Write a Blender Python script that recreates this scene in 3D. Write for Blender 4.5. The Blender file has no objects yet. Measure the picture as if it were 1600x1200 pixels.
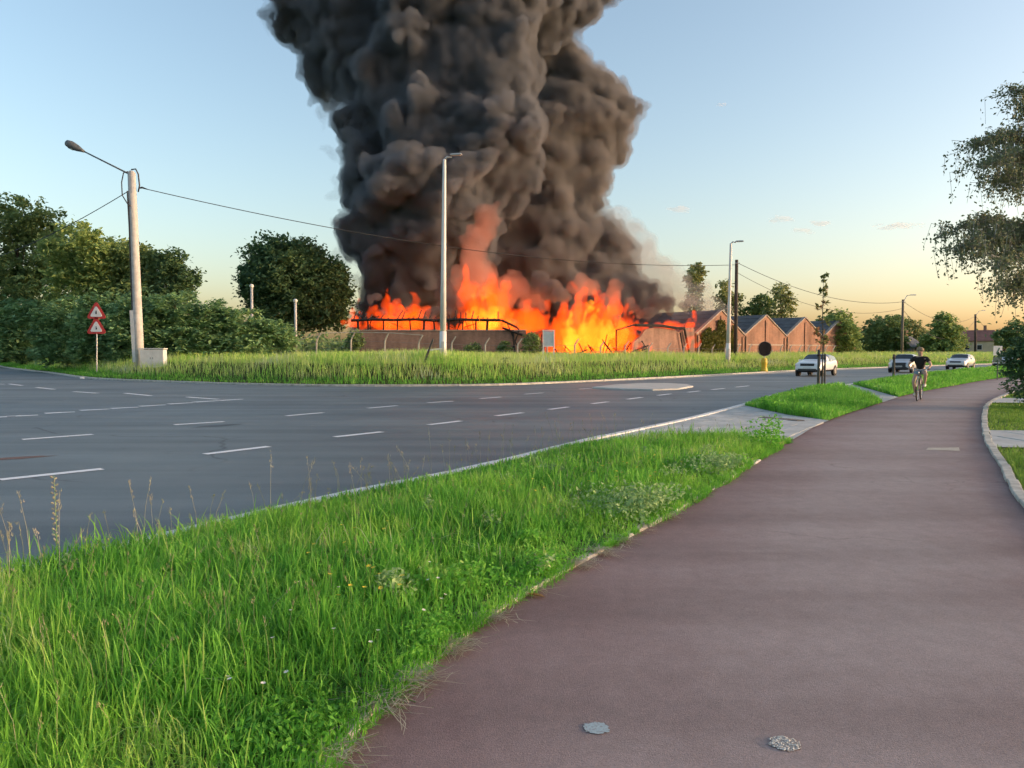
import bpy, bmesh, math, random
import numpy as np
from mathutils import Vector, Matrix, Quaternion
from mathutils.geometry import tessellate_polygon

SC = bpy.context.scene
COL = SC.collection
rng = np.random.default_rng(7)
random.seed(7)

# ------------------------------------------------------------------ camera
CAM_H = 1.65
PITCH = math.atan(50 / 1200)
cam = bpy.data.cameras.new("camera")
cam.sensor_width = 36.0
cam.lens = 27.0
cam.clip_start = 0.05
cam.clip_end = 6000
camo = bpy.data.objects.new("camera", cam)
COL.objects.link(camo)
camo.location = (0, 0, CAM_H)
camo.rotation_euler = (math.pi / 2 - PITCH, 0, 0)
SC.camera = camo

# ------------------------------------------------------------------ sky and sun
SUN_AZ, SUN_EL = math.radians(94), math.radians(7.0)
w = bpy.data.worlds.new("World")
SC.world = w
w.use_nodes = True
wn, wl = w.node_tree.nodes, w.node_tree.links
bg = wn["Background"]
sky = wn.new("ShaderNodeTexSky")
sky.sky_type = 'NISHITA'
sky.sun_disc = False
sky.sun_elevation = SUN_EL
sky.sun_rotation = SUN_AZ
sky.altitude = 0
sky.air_density = 1.0
sky.dust_density = 2.6
sky.ozone_density = 3.0
# the camera's white balance
tint = wn.new("ShaderNodeMix")
tint.data_type = 'RGBA'
tint.blend_type = 'MULTIPLY'
tint.inputs[0].default_value = 1.0
tint.inputs[7].default_value = (1.0, 0.73, 0.56, 1)
wl.new(sky.outputs[0], tint.inputs[6])
wl.new(tint.outputs[2], bg.inputs[0])
bg.inputs[1].default_value = 0.099
sun = bpy.data.lights.new("sun", 'SUN')
sun.energy = 0.32
sun.angle = math.radians(3.0)
sun.color = (1.0, 0.78, 0.56)
suno = bpy.data.objects.new("sun", sun)
COL.objects.link(suno)
_s = Vector((math.cos(SUN_EL) * math.sin(SUN_AZ), math.cos(SUN_EL) * math.cos(SUN_AZ), math.sin(SUN_EL)))
suno.rotation_euler = _s.to_track_quat('Z', 'Y').to_euler()
suno.location = _s * 200

SC.view_settings.view_transform = 'Standard'
SC.view_settings.look = 'None'
SC.view_settings.gamma = 1.0
SC.view_settings.exposure = 3.0
SC.cycles.use_denoising = True
SC.cycles.max_bounces = 8
SC.cycles.diffuse_bounces = 3
SC.cycles.glossy_bounces = 2
SC.cycles.transmission_bounces = 4
SC.cycles.volume_bounces = 3
SC.cycles.transparent_max_bounces = 48
SC.cycles.sample_clamp_indirect = 4.0
SC.cycles.use_adaptive_sampling = True
SC.cycles.adaptive_threshold = 0.02

# ------------------------------------------------------------------ helpers
def ray(u, v):
    a, b = (u - 800) / 1200.0, (600 - v) / 1200.0
    return np.array([a, math.cos(PITCH) + b * math.sin(PITCH), -math.sin(PITCH) + b * math.cos(PITCH)])

def G(u, v, z=0.0):
    d = ray(u, v)
    return d * ((z - CAM_H) / d[2]) + np.array([0, 0, CAM_H])

def D(u, v, Y):
    d = ray(u, v)
    return d * (Y / d[1]) + np.array([0, 0, CAM_H])

def link(name, mesh, parent=None, mats=()):
    o = bpy.data.objects.new(name, mesh)
    COL.objects.link(o)
    if parent is not None:
        o.parent = parent
    for m in mats:
        mesh.materials.append(m)
    return o

def empty(name, loc=(0, 0, 0), rz=0.0):
    o = bpy.data.objects.new(name, None)
    COL.objects.link(o)
    o.location = loc
    o.rotation_euler = (0, 0, rz)
    o.empty_display_size = 0.2
    return o

def tag(o, label=None, cat=None, group=None, kind=None):
    if label: o["label"] = label
    if cat: o["category"] = cat
    if group: o["group"] = group
    if kind: o["kind"] = kind
    return o

def mesh_np(name, V, F, mi=None, smooth=False):
    """V (n,3); F (m,k) array or list of arrays with different k"""
    me = bpy.data.meshes.new(name)
    Fs = F if isinstance(F, (list, tuple)) else [F]
    Fs = [np.asarray(f, dtype=np.int32) for f in Fs if len(f)]
    V = np.asarray(V, dtype=np.float32)
    me.vertices.add(len(V))
    me.vertices.foreach_set("co", V.ravel())
    loops = np.concatenate([f.ravel() for f in Fs])
    starts, off = [], 0
    for f in Fs:
        k = f.shape[1]
        starts.append(off + np.arange(len(f), dtype=np.int32) * k)
        off += f.size
    starts = np.concatenate(starts)
    me.loops.add(len(loops))
    me.loops.foreach_set("vertex_index", loops)
    me.polygons.add(len(starts))
    me.polygons.foreach_set("loop_start", starts)
    if mi is not None:
        me.polygons.foreach_set("material_index", np.asarray(mi, dtype=np.int32))
    me.polygons.foreach_set("use_smooth", np.full(len(starts), smooth, dtype=bool))
    me.update(calc_edges=True)
    me.validate()
    return me

class MB:
    """collects simple solids into one mesh"""
    def __init__(s):
        s.v, s.f, s.m = [], [], []
    def add(s, V, F, m=0):
        o = len(s.v)
        s.v += [tuple(map(float, q)) for q in V]
        s.f += [tuple(i + o for i in f) for f in F]
        s.m += [m] * len(F)
        return s
    def box(s, c, size, m=0, R=None, taper=1.0):
        hx, hy, hz = [q / 2 for q in size]
        V = []
        for z in (-1, 1):
            k = taper if z > 0 else 1.0
            for x, y in ((-1, -1), (1, -1), (1, 1), (-1, 1)):
                V.append(Vector((x * hx * k, y * hy * k, z * hz)))
        if R is not None:
            V = [R @ q for q in V]
        V = [q + Vector(c) for q in V]
        return s.add(V, [(3, 2, 1, 0), (4, 5, 6, 7), (0, 1, 5, 4), (1, 2, 6, 5), (2, 3, 7, 6), (3, 0, 4, 7)], m)
    def tube(s, pts, rad, n=8, m=0, caps=True):
        pts = [Vector(q) for q in pts]
        if not hasattr(rad, '__len__'):
            rad = [rad] * len(pts)
        V, F = [], []
        up = None
        for i, q in enumerate(pts):
            t = (pts[min(i + 1, len(pts) - 1)] - pts[max(i - 1, 0)])
            t = t.normalized() if t.length > 1e-9 else Vector((0, 0, 1))
            if up is None:
                up = Vector((0, 1, 0)) if abs(t.z) > 0.9 else Vector((0, 0, 1))
            a = t.cross(up)
            a = a.normalized() if a.length > 1e-6 else Vector((1, 0, 0))
            b = a.cross(t).normalized()
            up = b
            for k in range(n):
                an = 2 * math.pi * k / n
                V.append(q + (a * math.cos(an) + b * math.sin(an)) * rad[i])
        for i in range(len(pts) - 1):
            for k in range(n):
                k2 = (k + 1) % n
                F.append((i * n + k, (i + 1) * n + k, (i + 1) * n + k2, i * n + k2))
        if caps:
            F.append(tuple(range(n)))
            F.append(tuple(reversed(range((len(pts) - 1) * n, len(pts) * n))))
        return s.add(V, F, m)
    def prism(s, poly, z0, z1, m=0):
        """vertical prism from an xy polygon (any orientation, concave ok)"""
        P = [Vector((q[0], q[1], 0)) for q in poly]
        ar = sum(P[i].x * P[(i + 1) % len(P)].y - P[(i + 1) % len(P)].x * P[i].y for i in range(len(P)))
        if ar < 0:
            P.reverse()
        n = len(P)
        T = tessellate_polygon([P])
        F = []
        for t in T:
            a, b, c = t
            if (P[b] - P[a]).cross(P[c] - P[a]).z < 0:
                t = (a, c, b)
            F.append(tuple(i + n for i in t))
        for i in range(n):
            F.append((i, (i + 1) % n, (i + 1) % n + n, i + n))
        V = [(q.x, q.y, z0) for q in P] + [(q.x, q.y, z1) for q in P]
        return s.add(V, F, m)
    def build(s, name, mats, parent=None, smooth=False, bevel=0.0):
        me = bpy.data.meshes.new(name)
        me.from_pydata(s.v, [], s.f)
        if not isinstance(mats, (list, tuple)):
            mats = [mats]
        o = link(name, me, parent, mats)
        me.polygons.foreach_set("material_index", np.array(s.m, dtype=np.int32))
        if smooth:
            me.polygons.foreach_set("use_smooth", np.ones(len(s.f), dtype=bool))
        if bevel:
            b = o.modifiers.new("bevel", 'BEVEL')
            b.width = bevel
            b.segments = 2
            b.limit_method = 'ANGLE'
        me.update()
        return o

def sm01(t):
    t = np.clip(t, 0, 1)
    return t * t * (3 - 2 * t)

# ------------------------------------------------------------------ materials
MATS = {}
def nodes(name):
    m = bpy.data.materials.new(name)
    m.use_nodes = True
    nt = m.node_tree
    return m, nt, nt.nodes, nt.links, nt.nodes["Principled BSDF"]

def ramp_color(nt, fac, stops):
    r = nt.nodes.new("ShaderNodeValToRGB")
    while len(r.color_ramp.elements) < len(stops):
        r.color_ramp.elements.new(0.5)
    for e, (p, c) in zip(r.color_ramp.elements, stops):
        e.position = p
        e.color = (*c, 1)
    nt.links.new(fac, r.inputs[0])
    return r.outputs[0]

def noise(nt, scale, detail=6, rough=0.6, vec=None, dist=0.0):
    n = nt.nodes.new("ShaderNodeTexNoise")
    n.inputs["Scale"].default_value = scale
    n.inputs["Detail"].default_value = detail
    n.inputs["Roughness"].default_value = rough
    n.inputs["Distortion"].default_value = dist
    if vec is not None:
        nt.links.new(vec, n.inputs["Vector"])
    return n.outputs[0]

def world_pos(nt):
    return nt.nodes.new("ShaderNodeNewGeometry").outputs["Position"]

def mix(nt, fac, a, b, mode='MIX'):
    n = nt.nodes.new("ShaderNodeMix")
    n.data_type = 'RGBA'
    n.blend_type = mode
    for sock, val in ((n.inputs[0], fac), (n.inputs[6], a), (n.inputs[7], b)):
        if hasattr(val, 'is_output'):
            nt.links.new(val, sock)
        elif isinstance(val, (tuple, list)):
            sock.default_value = (*val, 1)
        else:
            sock.default_value = val
    return n.outputs[2]

def bump(nt, bsdf, height, strength=0.3, dist=0.02):
    b = nt.nodes.new("ShaderNodeBump")
    b.inputs["Strength"].default_value = strength
    b.inputs["Distance"].default_value = dist
    nt.links.new(height, b.inputs["Height"])
    nt.links.new(b.outputs[0], bsdf.inputs["Normal"])

def mat(name, c, rough=0.6, var=0.25, scale=3.0, metal=0.0, bstr=0.0, bscale=40.0, spec=0.5, coat=0.0):
    """plain surface with mottled colour"""
    if name in MATS:
        return MATS[name]
    m, nt, N, L, b = nodes(name)
    p = world_pos(nt)
    f = noise(nt, scale, 5, 0.65, p)
    lo = tuple(q * (1 - var) for q in c)
    hi = tuple(min(q * (1 + var), 0.95) for q in c)
    L.new(ramp_color(nt, f, [(0.3, lo), (0.7, hi)]), b.inputs["Base Color"])
    b.inputs["Roughness"].default_value = rough
    b.inputs["Metallic"].default_value = metal
    b.inputs["Specular IOR Level"].default_value = spec
    b.inputs["Coat Weight"].default_value = coat
    if bstr:
        bump(nt, b, noise(nt, bscale, 4, 0.6, p), bstr)
    MATS[name] = m
    return m
# ------------------------------------------------------------------ ground, road, path
def polyG(px, z=0.0):
    return np.array([G(u, v, z)[:2] for u, v in px])

def resample(P, step):
    P = np.asarray(P, float)
    # Catmull-Rom through the points
    Q = np.vstack([2 * P[0] - P[1], P, 2 * P[-1] - P[-2]])
    out = []
    for i in range(1, len(Q) - 2):
        n = max(2, int(np.linalg.norm(Q[i + 1] - Q[i]) / step))
        for t in np.linspace(0, 1, n, endpoint=False):
            a, b, c, d = Q[i - 1], Q[i], Q[i + 1], Q[i + 2]
            out.append(0.5 * (2 * b + (c - a) * t + (2 * a - 5 * b + 4 * c - d) * t * t + (3 * b - a - 3 * c + d) * t ** 3))
    out.append(P[-1])
    return np.array(out)

def offset(P, d):
    """shift polyline sideways, positive = to the left of its direction"""
    T = np.gradient(P, axis=0)
    T /= np.linalg.norm(T, axis=1)[:, None] + 1e-9
    return P + np.stack([-T[:, 1], T[:, 0]], 1) * d

NEAR = resample(np.vstack([[(-9.2, -5.0), (-6.1, 1.0)], polyG([(210, 855), (500, 785), (740, 735), (920, 690), (1060, 660), (1165, 633), (1235, 613.5), (1340, 600), (1420, 588), (1500, 579.5)]), [(52, 81), (75, 102), (120, 140), (220, 215)]]), 0.7)
FAR = resample(np.vstack([[(-190, 260), (-110, 158)], polyG([(0, 573), (75, 583), (140, 592), (300, 599), (450, 603), (600, 604), (750, 603), (850, 600), (1000, 593), (1130, 586), (1240, 580)]), [(36, 78), (61, 101), (110, 143), (212, 230)]]), 1.0)
PATH_L = resample(np.vstack([[(-1.2, -4.0), (-0.95, 0.5)], polyG([(515, 1200), (640, 1075), (760, 975), (900, 890), (1080, 790), (1240, 690), (1295, 660), (1375, 632), (1420, 618), (1480, 606), (1560, 592)]), [(43, 61), (66, 84), (111, 121), (212, 198)]]), 0.5)
PATH_R = resample(np.vstack([[(2.4, -4.0), (2.9, 0.5)], [(3.9, 4.6)], polyG([(1600, 800), (1560, 730), (1538, 690), (1534, 655), (1545, 630)]), [(21.3, 32.4), (30.6, 44.0), (45.3, 58.6), (68.4, 81.6), (113, 118), (214, 194)]]), 0.5)

def seg_dist(P, L):
    """distance and side of points P (n,2) to polyline L; side > 0 on the left"""
    best = np.full(len(P), 1e9)
    side = np.zeros(len(P))
    for a, b in zip(L[:-1], L[1:]):
        ab = b - a
        t = np.clip(((P - a) @ ab) / (ab @ ab + 1e-12), 0, 1)
        q = a + t[:, None] * ab
        d = np.hypot(*(P - q).T)
        c = ab[0] * (P[:, 1] - a[1]) - ab[1] * (P[:, 0] - a[0])
        u = d < best
        best[u] = d[u]
        side[u] = c[u]
    return best, np.sign(side)

FAR_C = FAR[::3]
def field_d(P):
    d, s = seg_dist(np.atleast_2d(P), FAR_C)
    return d * s          # positive on the field side of the far kerb

def tz(x, y):
    """terrain height"""
    P = np.stack([np.atleast_1d(np.asarray(x, float)), np.atleast_1d(np.asarray(y, float))], 1)
    d = field_d(P)
    z = np.where(d > 0.35, 0.06 + 0.95 * sm01((d - 0.35) / 5.5), -0.06)
    return z if z.size > 1 else float(z[0])

def gz(x, y):
    return tz(x, y)

# terrain sheet
def graded(lim, near, n1, far, n2):
    a = np.linspace(0, near, n1)
    b = near + (far - near) * (np.linspace(0, 1, n2 + 1)[1:] ** 2.2)
    return np.concatenate([a, b])
gx = graded(0, 75, 110, 3000, 26)
gx = np.concatenate([-gx[:0:-1], gx])
gy = np.concatenate([[-600, -150, -40, -12], np.linspace(-4, 130, 150), 130 + 3500 * (np.linspace(0, 1, 25)[1:] ** 2.2)])
XX, YY = np.meshgrid(gx, gy)
P = np.stack([XX.ravel(), YY.ravel()], 1)
ZZ = tz(P[:, 0], P[:, 1])
nx, ny = len(gx), len(gy)
idx = np.arange(nx * ny).reshape(ny, nx)
Fq = np.stack([idx[:-1, :-1].ravel(), idx[:-1, 1:].ravel(), idx[1:, 1:].ravel(), idx[1:, :-1].ravel()], 1)
me = mesh_np("ground", np.column_stack([P, ZZ]), Fq, smooth=True)

m_soil, nt, N, L, b = nodes("field_ground")
p = world_pos(nt)
c1 = ramp_color(nt, noise(nt, 0.35, 6, 0.6, p), [(0.3, (0.045, 0.06, 0.018)), (0.55, (0.075, 0.105, 0.025)), (0.75, (0.13, 0.13, 0.045))])
c2 = ramp_color(nt, noise(nt, 9, 4, 0.7, p), [(0.3, (0.5, 0.5, 0.5)), (0.7, (1, 1, 1))])
L.new(mix(nt, 1.0, c1, c2, 'MULTIPLY'), b.inputs["Base Color"])
b.inputs["Roughness"].default_value = 0.95
b.inputs["Specular IOR Level"].default_value = 0.1
bump(nt, b, noise(nt, 12, 5, 0.7, p), 0.6, 0.05)
ground = tag(link("ground", me, None, [m_soil]), kind="structure")

def sheet(name, poly, z, m, parent=None, kind="structure"):
    P = [Vector((q[0], q[1], 0)) for q in poly]
    T = tessellate_polygon([P])
    F = []
    for a, b_, c in T:
        if (P[b_] - P[a]).cross(P[c] - P[a]).z < 0:
            b_, c = c, b_
        F.append((a, b_, c))
    me = mesh_np(name, np.array([(q.x, q.y, z) for q in P]), np.array(F))
    o = link(name, me, parent, [m])
    if parent is None:
        tag(o, kind=kind)
    return o

# asphalt
m_road, nt, N, L, b = nodes("asphalt")
p = world_pos(nt)
mp = N.new("ShaderNodeMapping")
mp.inputs["Rotation"].default_value = (0, 0, math.radians(-58))
mp.inputs["Scale"].default_value = (0.05, 0.75, 1)
L.new(p, mp.inputs[0])
streak = ramp_color(nt, noise(nt, 1.3, 4, 0.55, mp.outputs[0], 0.3), [(0.3, (0.105, 0.133, 0.143)), (0.5, (0.142, 0.174, 0.184)), (0.7, (0.18, 0.212, 0.22))])
patch = ramp_color(nt, noise(nt, 0.22, 5, 0.6, p), [(0.35, (0.78, 0.78, 0.80)), (0.65, (1.08, 1.06, 1.04))])
grain = ramp_color(nt, noise(nt, 70, 3, 0.7, p), [(0.3, (0.72, 0.72, 0.72)), (0.7, (1.25, 1.25, 1.25))])
c = mix(nt, 1.0, streak, patch, 'MULTIPLY')
oil = ramp_color(nt, noise(nt, 1.4, 8, 0.7, p, 0.5), [(0.27, (0.66, 0.66, 0.67)), (0.38, (1, 1, 1))])
c = mix(nt, 1.0, c, oil, 'MULTIPLY')
vor = N.new("ShaderNodeTexVoronoi"); vor.feature = 'DISTANCE_TO_EDGE'; vor.inputs["Scale"].default_value = 0.16
nzc = N.new("ShaderNodeTexNoise"); nzc.inputs["Scale"].default_value = 0.8; nzc.inputs["Detail"].default_value = 7
wob = N.new("ShaderNodeVectorMath"); wob.operation = 'ADD'
L.new(p, nzc.inputs["Vector"]); L.new(p, wob.inputs[0]); L.new(nzc.outputs["Color"], wob.inputs[1]); L.new(wob.outputs[0], vor.inputs["Vector"])
crk = ramp_color(nt, vor.outputs[0], [(0.0, (0.45, 0.45, 0.46)), (0.007, (1, 1, 1))])
msk = ramp_color(nt, noise(nt, 0.2, 2, 0.5, p), [(0.5, (0, 0, 0)), (0.56, (1, 1, 1))])
c = mix(nt, msk, c, mix(nt, 1.0, c, crk, 'MULTIPLY'))
L.new(mix(nt, 1.0, c, grain, 'MULTIPLY'), b.inputs["Base Color"])
L.new(ramp_color(nt, noise(nt, 1.0, 4, 0.6, mp.outputs[0]), [(0.3, (0.5,) * 3), (0.7, (0.72,) * 3)]), b.inputs["Roughness"])
b.inputs["Specular IOR Level"].default_value = 0.45
bump(nt, b, noise(nt, 160, 2, 0.6, p), 0.35, 0.006)

road_poly = np.vstack([NEAR, FAR[::-1], [(-200, 120), (-110, 60), (-60, 10), (-40, -12), (-14, -9)]])
road = sheet("road", road_poly, 0.0, m_road)

m_path, nt, N, L, b = nodes("red_asphalt")
p = world_pos(nt)
red_ = ramp_color(nt, noise(nt, 0.5, 5, 0.6, p), [(0.3, (0.18, 0.110, 0.104)), (0.7, (0.222, 0.145, 0.136))])
worn = ramp_color(nt, noise(nt, 0.5, 5, 0.6, p), [(0.3, (0.27, 0.212, 0.20)), (0.7, (0.318, 0.268, 0.254))])
uvn = N.new("ShaderNodeUVMap"); uvn.uv_map = "across"
sxy = N.new("ShaderNodeSeparateXYZ"); L.new(uvn.outputs[0], sxy.inputs[0])
nzw = N.new("ShaderNodeMath"); nzw.operation = 'MULTIPLY_ADD'; nzw.inputs[1].default_value = 0.34; nzw.inputs[2].default_value = -0.17
L.new(noise(nt, 0.9, 5, 0.65, p), nzw.inputs[0])
sm_ = N.new("ShaderNodeMath"); sm_.operation = 'ADD'; L.new(sxy.outputs[0], sm_.inputs[0]); L.new(nzw.outputs[0], sm_.inputs[1])
wear = ramp_color(nt, sm_.outputs[0], [(0.02, (0, 0, 0)), (0.38, (0.9, 0.9, 0.9)), (0.62, (1, 1, 1)), (0.82, (0.7, 0.7, 0.7)), (0.98, (0, 0, 0))])
base = mix(nt, wear, red_, worn)
g1 = ramp_color(nt, noise(nt, 90, 3, 0.8, p), [(0.28, (0.76, 0.75, 0.75)), (0.5, (0.99, 0.99, 0.99)), (0.75, (1.26, 1.25, 1.24))])
g2 = ramp_color(nt, noise(nt, 7, 6, 0.75, p), [(0.3, (0.88, 0.88, 0.88)), (0.7, (1.1, 1.1, 1.1))])
c = mix(nt, 1.0, mix(nt, 1.0, base, g1, 'MULTIPLY'), g2, 'MULTIPLY')
mpp = N.new("ShaderNodeMapping")
mpp.inputs["Rotation"].default_value = (0, 0, math.radians(-60))
mpp.inputs["Scale"].default_value = (0.09, 0.9, 1)
L.new(p, mpp.inputs[0])
tr_ = ramp_color(nt, noise(nt, 1.1, 4, 0.5, mpp.outputs[0], 0.4), [(0.32, (0.84, 0.82, 0.82)), (0.5, (1.0, 1.0, 1.0)), (0.68, (1.10, 1.11, 1.12))])
c = mix(nt, 1.0, c, tr_, 'MULTIPLY')
stn = ramp_color(nt, noise(nt, 2.6, 8, 0.75, p, 0.6), [(0.24, (0.70, 0.69, 0.68)), (0.36, (1.0, 1.0, 1.0))])
c = mix(nt, 1.0, c, stn, 'MULTIPLY')
vor = N.new("ShaderNodeTexVoronoi"); vor.feature = 'DISTANCE_TO_EDGE'; vor.inputs["Scale"].default_value = 0.38
wob = N.new("ShaderNodeVectorMath"); wob.operation = 'ADD'
nzc = N.new("ShaderNodeTexNoise"); nzc.inputs["Scale"].default_value = 1.7; nzc.inputs["Detail"].default_value = 6
L.new(p, nzc.inputs["Vector"]); L.new(p, wob.inputs[0]); L.new(nzc.outputs["Color"], wob.inputs[1]); L.new(wob.outputs[0], vor.inputs["Vector"])
crk = ramp_color(nt, vor.outputs[0], [(0.0, (0.62, 0.6, 0.6)), (0.006, (1, 1, 1))])
msk = ramp_color(nt, noise(nt, 0.5, 3, 0.5, p), [(0.52, (0, 0, 0)), (0.6, (1, 1, 1))])
c = mix(nt, msk, c, mix(nt, 1.0, c, crk, 'MULTIPLY'))
L.new(c, b.inputs["Base Color"])
b.inputs["Roughness"].default_value = 0.75
b.inputs["Specular IOR Level"].default_value = 0.35
bump(nt, b, noise(nt, 130, 3, 0.7, p), 0.5, 0.006)
def even(L_, n):
    s_ = np.concatenate([[0], np.cumsum(np.hypot(*np.diff(L_, axis=0).T))])
    return np.stack([np.interp(np.linspace(0, s_[-1], n), s_, L_[:, 0]), np.interp(np.linspace(0, s_[-1], n), s_, L_[:, 1])], 1)
PA, PB = offset(PATH_L, 0.12), offset(PATH_R, -0.08)
# pair each point of the left edge with the right edge point straight across
ia = np.arange(0, len(PA), 2)
PA = PA[ia]
dmat = np.hypot(PA[:, None, 0] - PB[None, :, 0], PA[:, None, 1] - PB[None, :, 1])
jb = np.maximum.accumulate(dmat.argmin(1))
PBp = PB[jb]
ncol = 7
tcol = np.linspace(0, 1, ncol)
Vp = np.concatenate([np.column_stack([PA * (1 - t) + PBp * t, np.full(len(PA), 0.03)]) for t in tcol])
ii = np.arange(len(PA) - 1)
Fp = np.concatenate([np.stack([c_ * len(PA) + ii, (c_ + 1) * len(PA) + ii, (c_ + 1) * len(PA) + ii + 1, c_ * len(PA) + ii + 1], 1) for c_ in range(ncol - 1)])
mp_ = mesh_np("cycle_path", Vp, Fp)
uvl = mp_.uv_layers.new(name="across")
vi = np.empty(len(mp_.loops), dtype=np.int32); mp_.loops.foreach_get("vertex_index", vi)
uvv = np.zeros((len(vi), 2), dtype=np.float32); uvv[:, 0] = (vi // len(PA)) / (ncol - 1)
uvl.data.foreach_set("uv", uvv.ravel())
path = tag(link("cycle_path", mp_, None, [m_path]), kind="structure")

# verges: soil under the grass
m_verge = mat("verge_soil", (0.06, 0.085, 0.022), 0.95, 0.5, 4.0, bstr=0.5, bscale=25)
m_lawn = mat("lawn_soil", (0.05, 0.095, 0.022), 0.95, 0.35, 3.0, bstr=0.5, bscale=40)

def between(L, a, b):
    """the part of polyline L whose points run from nearest a to nearest b"""
    i = np.argmin(np.hypot(*(L - np.array(a)).T))
    j = np.argmin(np.hypot(*(L - np.array(b)).T))
    return L[i:j + 1]
KERB_IN = offset(NEAR, -0.16)
V1 = np.vstack([between(KERB_IN, (-9, -5), (0.95, 13.3)), [(2.2, 13.95), (3.6, 14.1)], between(PATH_L, (-1.2, -4), (5.1, 13.9))[::-1]])
V2 = np.vstack([between(KERB_IN, (6.8, 22.8), (14.6, 35.2)), between(PATH_L, (7.5, 18.1), (11.9, 24.6))[::-1], [(7.05, 19.6)]])
V3 = np.vstack([between(KERB_IN, (16.6, 38.0), (150, 160)), between(PATH_L, (13.9, 27.4), (150, 152))[::-1]])
for i, V in enumerate((V1, V2, V3)):
    sheet("grass_verge", V, 0.045, m_verge)
LAWN = np.vstack([PATH_R[PATH_R[:, 1] > -3.5], [(260, 180), (60, 40), (30, 10), (14, -3.5)]])
sheet("lawn", LAWN, 0.02, m_lawn)

# kerb stones
m_kerb = mat("kerb_concrete", (0.66, 0.66, 0.64), 0.85, 0.22, 2.5, bstr=0.25, bscale=30)
m_kerb2 = mat("old_kerb_concrete", (0.42, 0.41, 0.36), 0.9, 0.35, 3.5, bstr=0.4, bscale=25)
m_joint = mat("joint_sand", (0.10, 0.095, 0.075), 0.95, 0.3, 8)

def arc_points(L, step):
    s = np.concatenate([[0], np.cumsum(np.hypot(*np.diff(L, axis=0).T))])
    t = np.arange(0, s[-1], step)
    return np.stack([np.interp(t, s, L[:, 0]), np.interp(t, s, L[:, 1])], 1)

def kerb_row(name, L, width, height, step, m, z0=-0.05, maxn=300, jitter=0.004):
    """row of kerb stones; the strip below is the parent, stones are its parts"""
    A = arc_points(L, step)
    base = link(name, mesh_np(name, *strip(offset(A, width / 2 - 0.015), offset(A, -width / 2 + 0.015), z0 + 0.06 if z0 < -0.04 else z0)), None, [m_joint])
    tag(base, kind="structure")
    for i, (a, b_) in enumerate(zip(A[:-1], A[1:])):
        d = b_ - a
        Ln = np.hypot(*d)
        if i < maxn:
            o = link("kerb_stone", KS(round(float(width), 3), round(float(height - z0), 3), m), base)
            o.location = ((a[0] + b_[0]) / 2 + rng.normal(0, jitter), (a[1] + b_[1]) / 2 + rng.normal(0, jitter), z0 + rng.normal(0, jitter * 0.6))
            o.scale = (Ln - 0.012, 1, 1)
            o.rotation_euler = (rng.normal(0, jitter), 0, math.atan2(d[1], d[0]) + rng.normal(0, jitter * 0.8))
    if len(A) - 1 > maxn:
        mb = MB()
        for a, b_ in zip(A[maxn:-1], A[maxn + 1:]):
            d = b_ - a
            R = Matrix.Rotation(math.atan2(d[1], d[0]), 3, 'Z')
            mb.box(((a[0] + b_[0]) / 2, (a[1] + b_[1]) / 2, (z0 + height) / 2), (np.hypot(*d) - 0.012, width, height - z0), R=R)
        tag(mb.build("kerb_stones_far", m, base), kind="stuff")
    return base

_ks = {}
def KS(width, height, m):
    k = (width, height, m.name)
    if k not in _ks:
        mb = MB()
        hw, ch = width / 2, 0.012
        prof = [(-hw, 0), (hw, 0), (hw, height - ch), (hw - ch, height), (-hw + ch, height), (-hw, height - ch)]
        V = [(-0.5, y, z) for y, z in prof] + [(0.5, y, z) for y, z in prof]
        n = len(prof)
        F = [tuple(range(n))[::-1], tuple(range(n, 2 * n))] + [(i, (i + 1) % n, (i + 1) % n + n, i + n) for i in range(n)]
        me = bpy.data.meshes.new("kerb_stone")
        me.from_pydata(V, [], F)
        me.materials.append(m)
        _ks[k] = me
    return _ks[k]

def strip(A, B, z, z2=None):
    n = len(A)
    V = np.vstack([np.column_stack([A, np.full(n, z)]), np.column_stack([B, np.full(n, z if z2 is None else z2)])])
    i = np.arange(n - 1)
    return V, np.stack([i + n, i + n + 1, i + 1, i], 1)

near_vis = NEAR[(NEAR[:, 1] > 2) & (NEAR[:, 1] < 110)]
kerb_row("near_kerb", offset(near_vis, -0.08), 0.16, 0.075, 1.0, m_kerb, maxn=90)
m_line = mat("worn_white_paint", (0.62, 0.63, 0.62), 0.7, 0.3, 6.0)
me = mesh_np("edge_gutter", *strip(offset(near_vis, 0.21), offset(near_vis, 0.0), 0.006))
tag(link("edge_gutter", me, None, [mat("white_edge_line", (0.76, 0.77, 0.76), 0.7, 0.14, 5.0)]), kind="structure")
far_vis = FAR[(FAR[:, 0] > -60) & (FAR[:, 0] < 90)]
kerb_row("far_kerb", offset(far_vis, 0.16), 0.3, 0.09, 1.0, m_kerb2, maxn=150)
# pale pavement strip along the far kerb on the right
fp = FAR[(FAR[:, 0] > 2) & (FAR[:, 0] < 70)]
wv = np.interp(fp[:, 0], [2, 8, 20, 70], [0.1, 0.8, 1.5, 1.7])[:, None]
Ti = np.gradient(fp, axis=0); Ti /= np.linalg.norm(Ti, axis=1)[:, None]
nrm = np.stack([Ti[:, 1], -Ti[:, 0]], 1)
me = mesh_np("far_gutter", *strip(fp, fp + nrm * wv, 0.006))
tag(link("far_gutter", me, None, [mat("pale_concrete", (0.40, 0.385, 0.33), 0.85, 0.2, 1.2)]), kind="structure")

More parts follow.
